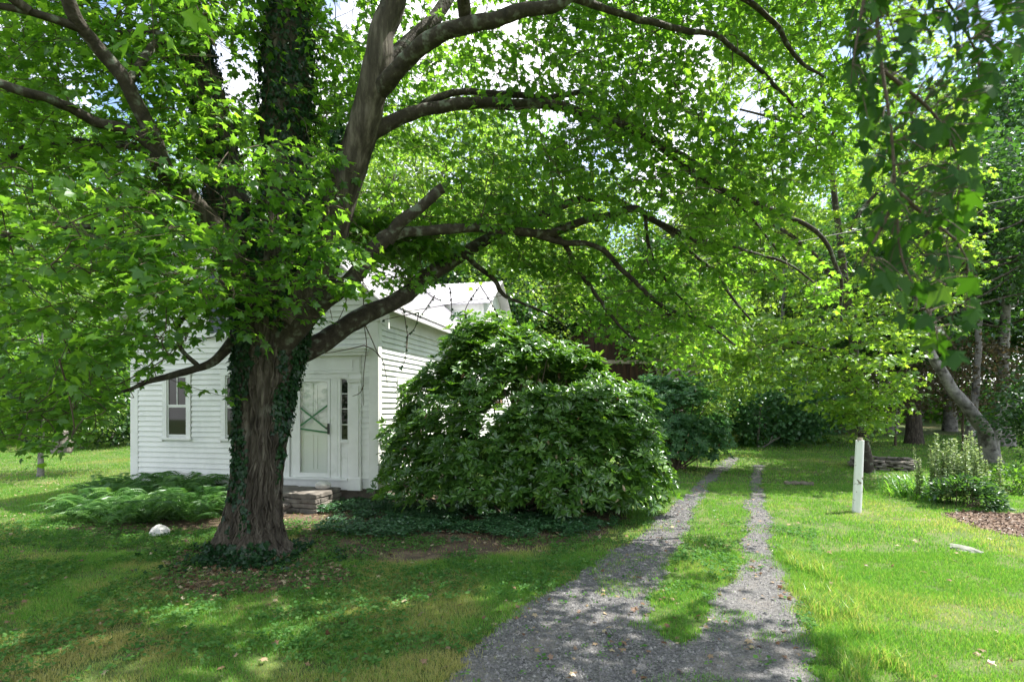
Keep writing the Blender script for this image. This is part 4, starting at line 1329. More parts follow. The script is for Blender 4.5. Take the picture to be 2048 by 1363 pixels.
# ------------------------------------------------------------------ the young maple behind the post
b2 = G(1736, 946)
ym = empty("young_maple_tree", (b2[0], b2[1], 0), "bright sunlit maple with low drooping leaves on a slim grey trunk behind the white post", "tree")
mb = MB()
pts, rad = limb_path([(1737, 952, 16.4, 15), (1734, 930, 16.4, 10.5), (1729, 890, 16.5, 9.5), (1722, 820, 16.7, 9), (1708, 700, 17, 8), (1690, 560, 17.2, 7), (1670, 400, 17.5, 5.5), (1650, 240, 18, 3.5), (1640, 100, 18, 2)], 8)
n1 = add_limb(mb, pts, rad, 12, .12, 5)
mb.build("trunk", M["limb_bark"], ym, smooth=True)
mb = MB(); nn = [n1[16:]]
for rows in ([(1715, 760, 16.9, 5), (1650, 700, 16.6, 4), (1560, 680, 16.2, 3), (1460, 690, 15.8, 2)], [(1708, 700, 17, 5), (1780, 620, 16.6, 4), (1840, 620, 16.2, 3), (1900, 600, 16, 2)],
             [(1695, 600, 17.1, 5), (1620, 500, 16.8, 4), (1520, 440, 16.4, 3), (1420, 440, 16, 2)], [(1680, 480, 17.3, 5), (1760, 380, 17.2, 3.5), (1860, 330, 17, 2.5), (1940, 340, 17, 2)],
             [(1720, 800, 16.8, 4), (1740, 780, 16, 3), (1745, 800, 15.4, 2.5), (1735, 840, 15, 2)], [(1665, 350, 17.6, 4), (1580, 250, 17.4, 3), (1480, 220, 17, 2)], [(1655, 280, 17.8, 3.5), (1740, 180, 17.6, 2.5), (1820, 130, 17.5, 1.5)],
             [(1705, 680, 17, 4), (1700, 600, 18.2, 3), (1640, 560, 19.4, 2)], [(1700, 640, 17, 4), (1790, 560, 18.4, 3), (1850, 540, 19.4, 2)]):
    pts, rad = limb_path(rows, 6)
    nn.append(add_limb(mb, pts, rad, 6, .1, int(rows[0][1])))
mb.build("limbs", M["limb_bark"], ym, smooth=True)
nn = np.concatenate(nn)
poly = [(1360, 420), (1330, 240), (1420, 60), (1560, -60), (1880, -40), (1940, 180), (1960, 330), (1985, 460), (1950, 620), (1850, 690), (1828, 790), (1770, 850), (1720, 868), (1660, 820), (1560, 790), (1430, 760), (1350, 700), (1330, 560)]
c = sample_region(poly, 14.3, 19.2, 300, nscale=.35, thr=.40, seed=21, zf=lambda q: np.clip((q[:, 1] - 600) / 260, 0, 1) * -.6)
c = np.concatenate([c, sample_region([(1640, 700), (1835, 640), (1832, 780), (1775, 850), (1722, 872), (1655, 830)], 13.6, 15.4, 34, nscale=.6, thr=.38, seed=22),
                    sample_region([(1330, 560), (1560, 620), (1660, 700), (1640, 770), (1570, 735), (1500, 760), (1430, 690), (1340, 690)], 13.5, 16, 40, nscale=.6, thr=.40, seed=23)])
c = np.repeat(c, 4, 0) + rng.normal(0, 1, (len(c) * 4, 3)) * np.array([.55, .55, .30])
qq = proj(c)
c = c[in_poly(qq, np.array(poly) + 0) & (c[:, 2] > 1.25) & gaps_ok(c)]
wv, wf, LC, LA, LN, LS, LT = build_sprays(c, b2[:2], nn, L0=(.5, .9), nleaf=(16, 24), lsize=(.10, .16), tilt=.55, spread=.2)
gk = gaps_ok(LC, .8)
V, F, tt = leaves(T_star(), LC[gk], LA[gk], LN[gk], LS[gk], LT[gk])
mesh_tris("crown", V, F, M["maple_far"], ym, tint=tt)
mesh_tris("twigs", wv, wf, M["twig"], ym, k=4)

# ------------------------------------------------------------------ rhododendrons
def rhododendron(name, loc, lobes, nwhorl, label, leaf=(.10, .165), stems=26, mat="rhodo", tint0=.4, seed=1):
    """lobes: (x, y, z, rx, ry, rz) ellipsoids relative to loc; whorls of long leaves over and inside them."""
    root = empty(name, (*loc, 0), label, "shrub")
    lb = np.array(lobes)
    vol = lb[:, 3] * lb[:, 5] * lb[:, 4]
    k = rng.choice(len(lb), nwhorl * 3, p=vol ** .67 / (vol ** .67).sum())
    d = norm(rng.normal(0, 1, (len(k), 3)))
    d[:, 2] = np.where(d[:, 2] < -.5, -d[:, 2], d[:, 2])
    rr = np.where(rng.uniform(0, 1, len(k)) < .72, rng.uniform(.84, 1.16, len(k)), rng.uniform(.5, .9, len(k)))
    rr = rr * (1 + .85 * (fbm(d * 2.2 + lb[k, :3] * 1.3, seed + 2, 3) - .5))
    p = lb[k, :3] + d * lb[k, 3:] * rr[:, None]
    inside = np.zeros(len(p), bool)
    for L in lb:
        inside |= (((p - L[:3]) / L[3:]) ** 2).sum(1) < .42
    f = fbm((p + 3) * 1.25, seed + 5, 3)
    ok = ~inside & (p[:, 2] > .10) & (f > .35)
    p, d = p[ok][:nwhorl], d[ok][:nwhorl]
    n = len(p)
    w = p + np.array([*loc, 0])
    out = norm(d * .75 + np.array([0, 0, .85]) + rng.normal(0, .30, (n, 3)))
    nl = 9
    ph = rng.uniform(0, 2 * math.pi, (n, 1)) + np.arange(nl) * 2 * math.pi / nl + rng.normal(0, .2, (n, nl))
    e1 = norm(np.cross(out, np.array([.3, .5, .8]))); e2 = np.cross(out, e1)
    openn = rng.uniform(.0, .9, (n, 1, 1))
    A = np.cos(ph)[..., None] * e1[:, None] + np.sin(ph)[..., None] * e2[:, None] + openn * out[:, None] + np.array([0, 0, -.10])
    Nn = out[:, None] * 1.0 - A * .2 + rng.normal(0, .2, (n, nl, 3))
    C = np.repeat(w[:, None], nl, 1) + A * .015
    t = np.clip(rng.normal(tint0, .16, (n, 1)) + rng.normal(0, .12, (n, nl)), 0, 1)
    old = rng.uniform(0, 1, (n, nl)) < .0
    V, F, tt = leaves(T_long(), C.reshape(-1, 3), A.reshape(-1, 3), Nn.reshape(-1, 3), rng.uniform(*leaf, n * nl), t.ravel())
    mesh_tris("leaves", V, F, M[mat], root, tint=tt)
    # a few withered leaves inside
    j = rng.integers(0, n, n // 9)
    V, F, tt = leaves(T_long(), w[j] - d[j] * .10 + rng.normal(0, .05, (len(j), 3)), rng.normal(0, .5, (len(j), 3)) + np.array([0, 0, -1]), rng.normal(0, 1, (len(j), 3)), rng.uniform(.08, .13, len(j)), rng.uniform(0, 1, len(j)))
    mesh_tris("withered_leaves", V, F, M["litter"], root, tint=tt)
    mb = MB()
    cz = lb[:, 2].max()
    for s in range(stems):
        j = int(rng.integers(0, n)); a = rng.uniform(0, 2 * math.pi); r_ = rng.uniform(.1, .8)
        b = np.array([loc[0] + r_ * math.cos(a) * lb[:, 3].max() * .55, loc[1] + r_ * math.sin(a) * .8, -.05])
        e = w[j]
        mid = (b + e) / 2 + np.array([rng.normal(0, .15), rng.normal(0, .15), -.15])
        pts = smooth_path(np.stack([b, mid, e]), 6)
        mb.tube(pts, np.linspace(.030, .008, len(pts)), 6, cap=False)
    mb.build("stems", M["twig"], root, smooth=True)
    return root

rhododendron("rhododendron_bush", (.1, 10.7), [(-.55, .1, 2.6, .85, .95, 1.0), (.55, .0, 2.0, 1.25, 1.1, 1.1), (1.45, .1, 1.65, 1.1, 1.1, .95), (-1.35, -.1, 1.9, .85, .8, .8),
             (-1.55, -.35, 1.2, .85, .8, .8), (-.7, -.75, 1.1, 1.25, .95, 1.05), (.45, -.9, 1.0, 1.35, .95, 1.0), (1.45, -.55, 1.0, 1.15, .95, 1.0), (.9, -.55, 1.6, 1.15, .9, .95), (-.1, -.5, 1.9, 1.1, .9, .95), (1.95, .1, 1.3, .70, .9, .85),
             (-1.75, -.2, .75, .80, .8, .75), (-.6, -1.0, .65, 1.5, .85, .75), (.7, -1.05, .6, 1.5, .85, .70), (1.7, -.6, .65, 1.0, .9, .75), (-.75, -.2, 2.35, .8, .8, .9), (.0, .2, 1.5, 1.3, .8, .9), (.15, .1, 2.75, .7, .7, .65), (1.1, .1, 2.2, .7, .7, .75), (.35, -.45, 1.75, 1.0, .9, .9), (1.2, -.2, 1.9, .9, .8, .8)], 6800,
             "huge spreading rhododendron between the house side wall and the gravel drive", stems=46)
rhododendron("rhododendron_bush", (5.15, 17.4), [(0, 0, 1.5, 1.15, 1.1, 1.25), (-.5, .3, 1.9, .9, .9, .9), (.35, -.1, 1.0, 1.1, 1.0, 1.0), (-.2, -.4, .8, 1.1, .9, .8)], 1500,
             "rounded bluish green rhododendron behind the huge one, by the far gravel rut", mat="rhodo_blue", leaf=(.12, .18), tint0=.55, seed=9)

# ------------------------------------------------------------------ ferns, ground cover, perennials
def scatter(poly, n):
    lo, hi = poly.min(0) - .2, poly.max(0) + .2
    out = []
    tot = 0
    while tot < n:
        c = rng.uniform(lo, hi, (n * 2, 2)); c = c[in_poly(warp2(c), poly)]
        out.append(c); tot += len(c)
    return np.concatenate(out)[:n]

C, A, N, S_, TT = [], [], [], [], []
fc = scatter(FERNS, 88)
fc = np.concatenate([fc, G(378, 1002)[None, :2] + rng.normal(0, .25, (10, 2))])
for i, (x, y) in enumerate(fc):
    nf = int(rng.integers(6, 10)); a0 = rng.uniform(0, 6.28)
    tall = 1.4 if i >= 88 else rng.uniform(.75, 1.25)
    for j in range(nf):
        a = a0 + j * 6.28 / nf + rng.normal(0, .25)
        L = rng.uniform(.40, .85) * tall; h = rng.uniform(.34, .74) * tall
        t = np.linspace(.06, 1, 24)
        hx = np.stack([x + np.cos(a) * L * t, y + np.sin(a) * L * t, h * (1.9 * t - 1.45 * t * t)], 1)
        dr = np.gradient(hx, axis=0); dr = norm(dr)
        lat = norm(np.cross(dr, np.array([0, 0, 1.0])))
        wdt = .125 * tall * np.sin(np.clip(t, 0, 1) ** .7 * math.pi * .93 + .15) ** .8 + .012
        tn = np.clip(rng.normal(.5, .18), 0, 1)
        for sd in (1, -1):
            C.append(hx); A.append(lat * sd + dr * .55 + np.array([0, 0, -.15])); N.append(np.cross(lat, dr) + rng.normal(0, .15, hx.shape)); S_.append(wdt); TT.append(np.full(24, tn) + rng.normal(0, .06, 24))
V, F, tt = leaves(T_quad(.075), np.concatenate(C), np.concatenate(A), np.concatenate(N), np.concatenate(S_), np.clip(np.concatenate(TT), 0, 1))
tag(mesh_tris("ferns", V, F, M["fern"], tint=tt), kind="stuff")

def small_leaves(name, xy, hmax, size, mat, tmpl=None, up=1.0, per=5, rad=.05):
    n = len(xy)
    z = rng.uniform(.25, 1, n) * hmax
    c = np.repeat(np.concatenate([xy, z[:, None]], 1), per, 0)
    a = np.tile(np.arange(per) * 2 * math.pi / per, n) + np.repeat(rng.uniform(0, 6.28, n), per)
    A = np.stack([np.cos(a), np.sin(a), rng.uniform(-.25, .5, n * per)], 1)
    N = np.array([0, 0, up]) + rng.normal(0, .35, (n * per, 3))
    c = c + A * rad * .2
    t = np.clip(np.repeat(rng.normal(.45, .18, n), per) + rng.normal(0, .1, n * per), 0, 1)
    V, F, tt = leaves(tmpl or T_round(), c, A, N, rng.uniform(*size, n * per), t)
    return tag(mesh_tris(name, V, F, M[mat], tint=tt), kind="stuff")

_cv = scatter(COVER, 9500)
_cv = _cv[fbm(_cv * 1.7, 141, 3) > .44]
small_leaves("ground_cover", _cv, .16, (.045, .075), "cover", T_diamond(.3))

# flower bed by the mulch
def leafy_mound(name, c, r, h, n, size, mat, label, cat, tmpl=None, tint=.5):
    root = empty(name, (*c, 0), label, cat)
    d = norm(rng.normal(0, 1, (n, 3))); d[:, 2] = np.abs(d[:, 2])
    rr = rng.uniform(.45, 1.05, n) ** .5
    p = np.array([*c, 0]) + d * rr[:, None] * np.array([r[0], r[1], h])
    ok = (fbm(p * 2.2, 71, 3) > .38) & (p[:, 2] > .03)
    p, d = p[ok], d[ok]; n = len(p)
    V, F, tt = leaves(tmpl or T_diamond(.3), p, d + rng.normal(0, .5, (n, 3)) - np.array([0, 0, .3]), np.array([0, 0, 1.0]) + rng.normal(0, .5, (n, 3)), rng.uniform(*size, n), np.clip(rng.normal(tint, .22, n), 0, 1))
    mesh_tris("leaves", V, F, M[mat], root, tint=tt)
    mb = MB()
    for j in range(14):
        e = p[int(rng.integers(0, n))]
        b = np.array([c[0] + rng.normal(0, .1), c[1] + rng.normal(0, .1), -.03])
        mb.tube(smooth_path(np.stack([b, (b + e) / 2 + [0, 0, .05], e]), 4), .006, 4, cap=False)
    mb.build("stems", M["twig"], root)
    return root

def spires(name, spots, hgt, label, leaf=(.06, .10), mat="spire"):
    c0 = np.mean(np.array(spots), 0)
    root = empty(name, (*c0, 0), label, "plant")
    C, A, N, S_, TT = [], [], [], [], []
    mb = MB()
    for (x, y) in spots:
        h = rng.uniform(*hgt); lx, ly = rng.normal(0, .06, 2)
        n = int(135 * h)
        t = rng.uniform(.12, 1, n)
        a = rng.uniform(0, 6.28, n)
        pos = np.stack([x + lx * t, y + ly * t, h * t], 1)
        C.append(pos); A.append(np.stack([np.cos(a), np.sin(a), rng.uniform(.1, 1.0, n)], 1)); N.append(np.array([0, 0, 1.0]) + rng.normal(0, .4, (n, 3)))
        S_.append(rng.uniform(*leaf, n) * (1.15 - .7 * t)); TT.append(np.clip(.35 + .4 * t + rng.normal(0, .12, n), 0, 1))
        mb.tube([(x, y, -.02), (x + lx * .5, y + ly * .5, h * .5), (x + lx, y + ly, h)], [.007, .005, .003], 4)
    V, F, tt = leaves(T_diamond(.22), np.concatenate(C), np.concatenate(A), np.concatenate(N), np.concatenate(S_), np.concatenate(TT))
    mesh_tris("leaves", V, F, M[mat], root, tint=tt)
    mb.build("stems", M["grass"] if False else M["twig"], root)
    return root

c = G(1945, 1014)[:2]
spires("tall_perennial", [c + np.array([rng.normal(0, .24), rng.uniform(.0, .8)]) for _ in range(30)], (.75, 1.48), "tall pale green spiky perennial clump above the mulch bed", leaf=(.09, .15))
c2 = G(1850, 1000)[:2]
spires("slender_perennial", [c2 + np.array([-.12, .1]), c2 + np.array([.25, .1]), c2 + np.array([.33, .2]), c2 + np.array([.05, .25])], (.75, 1.15), "few slender flower stalks rising beside the strappy leaf clump", leaf=(.05, .08))
leafy_mound("leafy_shrub", G(1955, 1022)[:2] + np.array([0, .35]), (.75, .5), .62, 1900, (.07, .13), "dark_leaf", "low dark leafy shrub at the foot of the tall perennial", "shrub", tint=.75)
leafy_mound("arching_shrub", G(2050, 990)[:2] + np.array([.1, .3]), (.75, .5), .62, 700, (.09, .15), "mid_leaf", "arching green shrub cut by the right picture edge behind the mulch", "shrub")
def strappy(name, c, n, L, label, mat="grass", t0=.35):
    root = empty(name, (*c, 0), label, "plant")
    V, F, TT, b = [], [], [], 0
    for i in range(n):
        a = rng.uniform(0, 6.28); l = rng.uniform(.6, 1) * L; h = rng.uniform(.5, .95) * l
        o = np.array([c[0], c[1], 0]) + np.array([*rng.normal(0, .18 * L / .6, 2), 0])
        t = np.linspace(0, 1, 6)
        pts = o + np.stack([np.cos(a) * l * t * .8, np.sin(a) * l * t * .8, h * (2.2 * t - 1.55 * t * t)], 1)
        lat = np.array([-math.sin(a), math.cos(a), 0]); w = .011 * (1 - t ** 2)[:, None] + .001
        V += [pts + lat * w, pts - lat * w]
        for k in range(5):
            F.append((b + k, b + k + 1, b + 6 + k + 1, b + 6 + k))
        TT.append(np.full(12, np.clip(rng.normal(t0, .15), 0, 1))); b += 12
    mesh_tris("leaves", np.concatenate(V), np.array(F), M[mat], root, tint=np.concatenate(TT), k=4)
    return root
strappy("daylily_clump", G(1838, 998)[:2] + np.array([.1, .3]), 170, .75, "strappy green leaf clump left of the tall perennial")
strappy("grass_mound", G(1455, 893)[:2] + np.array([-.3, .5]), 420, 1.35, "pale arching ornamental grass mound at the end of the drive", t0=.75)
strappy("grass_mound", G(1510, 893)[:2] + np.array([.05, .3]), 200, .95, "small dark green grass tuft at the foot of the garden pole", t0=.15)

# ------------------------------------------------------------------ lawn grass, weeds, fallen leaves, pebbles
RUTS = [LEFT_RUT, RIGHT_RUT]
BARE = [TREE_SOIL, BUSH_SOIL, STEP_SOIL, FERN_SOIL]
def house_mask(xy):
    d = xy - HC
    u, v = d @ FU, d @ SV
    return (u > -.02) & (u < HW + .02) & (v > -.02) & (v < HL)

def blades(n, z0, z1, hgt, wid, seed):
    """Area-uniform scatter of grass blades over the visible ground between two distances."""
    Z = np.sqrt(rng.uniform(z0 ** 2, z1 ** 2, n))
    X = rng.uniform(-1.0, 1.0, n) * Z * 1.0
    xy = np.stack([X, Z], 1)
    w = warp2(xy)
    keep = ~house_mask(xy)
    w = w + rng.normal(0, .055, w.shape)
    for r_ in RUTS:
        keep &= ~(in_poly(w, r_) & (rng.uniform(0, 1, n) > np.where(fbm(xy * 1.8, 89, 3) + .10 * np.exp(-((xy[:, 0] - 1.33 + np.clip(4.7 - xy[:, 1], 0, 3) * .42) / .38) ** 2) * np.clip(6 - xy[:, 1], 0, 1) * .6 + .04 * np.exp(-((xy[:, 0] - 1.33) / .38) ** 2) > .60, .45, .008)))
    keep &= ~in_poly(w, MULCH)
    for r_ in BARE:
        keep &= ~(in_poly(w, r_) & (rng.uniform(0, 1, n) > .12))
    keep &= ((xy - base[:2]) ** 2).sum(1) > .5 ** 2
    clump = fbm(xy * 2.6, seed + 1, 3)
    patchy = fbm(xy * .55, seed + 2, 3)
    keep &= rng.uniform(0, 1, n) < np.clip((clump - .22) * 4.5, .35, 1)
    # thin worn turf between the ruts near the viewer and along the ruts
    q = proj(np.concatenate([xy, np.zeros((n, 1))], 1))
    xy, clump, patchy, q = xy[keep], clump[keep], patchy[keep], q[keep]
    n = len(xy)
    h = rng.uniform(.55, 1.1, n) * hgt * (.6 + .9 * clump)
    shady = (q[:, 0] < 1000) & (q[:, 1] > 1040)
    h = np.where(shady, h * .85, h)
    edge = (q[:, 0] > 1545) & (q[:, 0] < 1720 + .35 * (q[:, 1] - 1100)) & (q[:, 1] > 1060)
    h = np.where(edge & (patchy > .45), h * 1.7, h)
    a = rng.uniform(0, 2 * math.pi, n); lean = rng.uniform(.1, .8, n) * h
    la = rng.uniform(0, 2 * math.pi, n)
    p0 = np.concatenate([xy, np.zeros((n, 1))], 1)
    wv_ = np.stack([np.cos(a), np.sin(a), np.zeros(n)], 1) * (wid * rng.uniform(.6, 1.2, n))[:, None]
    ld = np.stack([np.cos(la), np.sin(la), np.zeros(n)], 1)
    m = p0 + ld * lean[:, None] * .35; m[:, 2] = h * .62
    t = p0 + ld * lean[:, None]; t[:, 2] = h
    V = np.stack([p0 - wv_, p0 + wv_, m - wv_ * .7, m + wv_ * .7, t], 1).reshape(-1, 3)
    F = (np.array([(0, 1, 3), (0, 3, 2), (2, 3, 4)])[None] + (np.arange(n) * 5)[:, None, None]).reshape(-1, 3)
    dry = np.clip((patchy - .54) * 1.7, 0, .36) + np.where(rng.uniform(0, 1, n) < .07, .45, 0) + np.where(fbm(xy * .5, 97, 2) < .5, .10, 0) * (q[:, 0] < 1100) + np.clip((fbm(xy * 1.3, 98, 3) - .40) * 1.9, 0, .52) * ((q[:, 0] < 1150) & (q[:, 1] > 1040))  # left foreground terms tint browner grass and also paint in warm dapples
    dry += np.clip((q[:, 1] - 1150) / 260, 0, 1) * np.clip((q[:, 0] - 1820) / 240, 0, 1) * .28
    tint = np.clip(rng.normal(.32, .14, n) + dry, 0, 1)
    return V, F, np.repeat(tint, 5)

TALL = gpoly([(1548, 1085), (1590, 1075), (1690, 1190), (1830, 1363), (1700, 1400), (1625, 1240), (1575, 1140)])
def tall_blades(n):
    xy = scatter(TALL, n)
    xy = xy[fbm(xy * 2.2, 131, 3) > .47]; n = len(xy)
    h = rng.uniform(.07, .19, n); a = rng.uniform(0, 6.28, n); la = rng.uniform(0, 6.28, n)
    p0 = np.concatenate([xy, np.zeros((n, 1))], 1)
    w_ = np.stack([np.cos(a), np.sin(a), np.zeros(n)], 1) * .0028
    ld = np.stack([np.cos(la), np.sin(la), np.zeros(n)], 1) * (h * rng.uniform(.2, .9, n))[:, None]
    m = p0 + ld * .35; m[:, 2] = h * .62
    t = p0 + ld; t[:, 2] = h * .95
    V = np.stack([p0 - w_, p0 + w_, m - w_ * .8, m + w_ * .8, t], 1).reshape(-1, 3)
    F = (np.array([(0, 1, 3), (0, 3, 2), (2, 3, 4)])[None] + (np.arange(n) * 5)[:, None, None]).reshape(-1, 3)
    return V, F, np.repeat(np.clip(rng.normal(.62, .2, n), 0, 1), 5)
gr = [tall_blades(9000), blades(430000, 2.6, 7.5, .044, .0024, 100), blades(260000, 7.5, 14, .048, .0042, 100), blades(150000, 14, 24, .055, .0080, 100), blades(110000, 24, 40, .07, .015, 100)]
V, F, tt = join(gr)
tag(mesh_tris("grass", V, F, M["grass"], tint=tt), kind="stuff")

n = 30000
Z = np.sqrt(rng.uniform(2.8 ** 2, 9.5 ** 2, n)); X = rng.uniform(-1, .55, n) * Z
xy = np.stack([X, Z], 1)
w = warp2(xy)
k = (fbm(xy * 1.5, 201, 3) + rng.normal(0, .05, n) > np.where(X > .25 * Z, .56, .47)) & ~house_mask(xy)
for r_ in RUTS: k &= ~(in_poly(w, r_) & (rng.uniform(0, 1, n) > .06))
k &= ((xy - base[:2]) ** 2).sum(1) > .6 ** 2
small_leaves("weeds", xy[k], .058, (.014, .040), "clover", T_round(), per=3, rad=.05)

n = 3400
Z = np.sqrt(rng.uniform(2.6 ** 2, 14 ** 2, n)); X = rng.uniform(-1, 1, n) * Z
xy = np.stack([X, Z], 1)
w = warp2(xy)
soil = np.zeros(n, bool)
for r_ in BARE + RUTS: soil |= in_poly(w, r_)
k = (soil | (rng.uniform(0, 1, n) < np.where(X < 2.5, .75, .16))) & ~house_mask(xy)
xy = xy[k]
extra = np.concatenate([scatter(TREE_SOIL, 1300), scatter(BUSH_SOIL, 1100), scatter(STEP_SOIL, 250), scatter(MULCH, 160)])
xy = np.concatenate([xy, extra]); n = len(xy)
p = np.concatenate([xy, rng.uniform(.012, .045, (n, 1))], 1)
V, F, tt = leaves(T_star(), p, rng.normal(0, 1, (n, 3)) * [1, 1, .25], np.array([0, 0, 1.0]) + rng.normal(0, .35, (n, 3)), rng.uniform(.03, .075, n), np.clip(rng.normal(.5, .28, n), 0, 1))
tag(mesh_tris("fallen_leaves", V, F, M["litter"], tint=tt), kind="stuff")

pb = np.concatenate([scatter(LEFT_RUT, 30000), scatter(RIGHT_RUT, 24000)])
pb = pb + rng.normal(0, .045, pb.shape) * (rng.uniform(0, 1, (len(pb), 1)) < .5)
pb = pb[(pb[:, 1] < 12) & (pb[:, 1] > 2.5)]
n = len(pb)
OV_ = np.array([(1, 0, 0), (-1, 0, 0), (0, 1, 0), (0, -1, 0), (0, 0, 1)], float)
OF_ = np.array([(0, 2, 4), (2, 1, 4), (1, 3, 4), (3, 0, 4)])
sz = np.clip(rng.lognormal(-4.85, .38, n), .004, .026) * (.8 + .05 * pb[:, 1])
a = rng.uniform(0, 6.28, n)
R2 = np.stack([np.stack([np.cos(a), -np.sin(a)], 1), np.stack([np.sin(a), np.cos(a)], 1)], 1)
ov = OV_[None] * rng.uniform(.6, 1.3, (n, 5, 1))
xy2 = np.einsum('nij,nkj->nki', R2, ov[..., :2])
V = np.concatenate([xy2, ov[..., 2:] * .8], 2) * sz[:, None, None] + np.concatenate([pb, np.full((n, 1), .007)], 1)[:, None]
F = OF_[None] + (np.arange(n) * 5)[:, None, None]
tag(mesh_tris("gravel", V.reshape(-1, 3), F.reshape(-1, 3), M["pebble"]), kind="stuff")

mc = scatter(MULCH, 5200); n = len(mc)
V, F, tt = leaves(T_quad(.2), np.concatenate([mc, rng.uniform(.004, .03, (n, 1))], 1), rng.normal(0, 1, (n, 3)) * [1, 1, .35], np.array([0, 0, 1.0]) + rng.normal(0, .6, (n, 3)), rng.uniform(.025, .075, n), np.clip(rng.normal(.35, .2, n), 0, 1))
tag(mesh_tris("mulch_litter", V, F, M["chips"], tint=tt), kind="stuff")

# ------------------------------------------------------------------ background trees
def bg_tree(name, xy, H, R, mat, label, group=None, cat="tree", z0=.3, clumps=110, per=55, lsize=(.16, .26), bark="grey_bark", tr=.18, lean=(0, 0), trunk_pts=None, cz=None, seed=1, flat=.5, tint=.45, spread=.55, gz=0.0):
    root = empty(name, (*xy, gz), label, cat, group)
    b = np.array([*xy, gz - .1])
    if trunk_pts is None:
        tpz = smooth_path(np.array([b, b + [lean[0] * .3, lean[1] * .3, H * .3], b + [lean[0] * .7, lean[1] * .7, H * .62], b + [lean[0], lean[1], H * .95]]) + np.concatenate([[[0, 0, 0]], rng.normal(0, .02 * H, (3, 3)) * [1, 1, .2]]), 6)
    else:
        tpz = smooth_path(np.array(trunk_pts), 6)
    mb = MB()
    add_limb(mb, tpz, np.linspace(tr, tr * .25, len(tpz)) * (1 + .5 * np.exp(-np.arange(len(tpz)) / 1.5)), 10, .12, seed)
    mbl = MB()
    d = norm(rng.normal(0, 1, (clumps * 3, 3)))
    rr = rng.uniform(.35, 1, len(d)) ** .6
    c0_ = (cz if cz is not None else np.array([b[0] + lean[0] * .6, b[1] + lean[1] * .6, gz + H * (z0 + 1) / 2]))
    p = c0_ + d * rr[:, None] * np.array([R, R, H * (1 - z0) / 2])
    f = fbm(p * (1.6 / R) + seed * 3.1, seed + 7, 3)
    p = p[(f > .43) & (p[:, 2] > gz + .15)][:clumps]
    for j in range(0, len(p), 7):
        k = int(np.argmin(np.abs(tpz[:, 2] - (p[j, 2] - R * .35))))
        k = min(max(k, 3), len(tpz) - 2)
        s = tpz[k]
        mid = (s + p[j]) / 2 + np.array([0, 0, -.06 * R]) + rng.normal(0, .05 * R, 3)
        pp_ = smooth_path(np.stack([s, mid, p[j]]), 4)
        (mbl if clumps >= 140 else mb).tube(pp_, np.linspace(tr * .26, .012, len(pp_)), 5, cap=False)
    mb.build("trunk", M[bark], root, smooth=True)
    if mbl.v:
        mbl.build("limbs", M["limb_bark"], root, smooth=True)
    n = len(p) * per
    C = np.repeat(p, per, 0) + rng.normal(0, 1, (n, 3)) * np.array([spread, spread, spread * flat]) * (R / 3.5) ** .6
    C[:, 2] = np.maximum(C[:, 2], gz + .08)
    A = norm(C - np.repeat(p, per, 0)) + rng.normal(0, .5, (n, 3)) + np.array([0, 0, -.35])
    N = np.array([0, 0, 1.0]) + rng.normal(0, .55, (n, 3))
    t = np.clip(np.repeat(rng.normal(tint, .13, len(p)), per) + rng.normal(0, .14, n), 0, 1)
    V, F, tt = leaves(T_quad(), C, A, N, rng.uniform(*lsize, n), t)
    mesh_tris("crown", V, F, M[mat], root, tint=tt)
    return root

def copy_tree(root, xy, rot, sc, label, group=None, gz=0.0):
    r = root.copy(); COL.objects.link(r)
    r.location = (*xy, gz); r.rotation_euler = (0, 0, rot); r.scale = (sc[0], sc[0], sc[1])
    r["label"] = label
    if group: r["group"] = group
    for ch in list(root.children):
        c = ch.copy(); COL.objects.link(c); c.parent = r
    return r

def at(px, Z):
    return ((px - CX) / FOC * Z, Z)
def gh(Z):
    f = min(max((Z - 34) / 40, 0), 1)
    return 2.2 * f * f * (3 - 2 * f)

# left side
bg_tree("small_tree", G(80, 953)[:2], 4.6, 2.3, "mid_leaf", "small low tree with a slim pale trunk on the left lawn", z0=.28, clumps=90, per=40, lsize=(.10, .17), tr=.07, seed=2, tint=.35)
bg_tree("yellow_shrub", (*at(165, 25.5),), 3.0, 1.8, "light_leaf", "yellowish feathery shrub on the lawn edge left of the house", cat="shrub", z0=.05, clumps=70, per=60, lsize=(.10, .16), tr=.05, seed=3, tint=.7)
bg_tree("dark_shrub", (*at(225, 27),), 3.6, 2.2, "dark_leaf", "dark green shrub against the left corner of the house", cat="shrub", z0=.03, clumps=80, per=60, lsize=(.14, .22), tr=.08, seed=4)
bg_tree("dark_shrub", (*at(40, 29),), 3.2, 2.6, "dark_leaf", "dark green shrub behind the grey boulder on the left", cat="shrub", z0=.03, clumps=80, per=60, lsize=(.14, .22), tr=.08, seed=14)
light = bg_tree("light_tree", (*at(60, 34),), 15, 5.0, "light_leaf", "tall pale green tree at the far left of the wood", z0=.12, clumps=190, per=70, lsize=(.20, .32), tr=.25, seed=5)
mid = bg_tree("leafy_tree", (*at(300, 38),), 17, 5.5, "mid_leaf", "broad mid green tree rising behind the left half of the house", z0=.12, clumps=210, per=70, lsize=(.22, .34), tr=.28, seed=6)
airy = bg_tree("airy_tree", (*at(800, 33),), 18.5, 4.2, "light_leaf", "tall airy pale tree rising behind the house roof", z0=.15, clumps=240, per=56, lsize=(.16, .26), tr=.2, seed=7, tint=.6)
dark = bg_tree("dark_tree", (*at(930, 30),), 11.5, 3.8, "dark_leaf", "dark green tree directly behind the dormer", z0=.15, clumps=150, per=70, lsize=(.20, .30), tr=.25, seed=8)
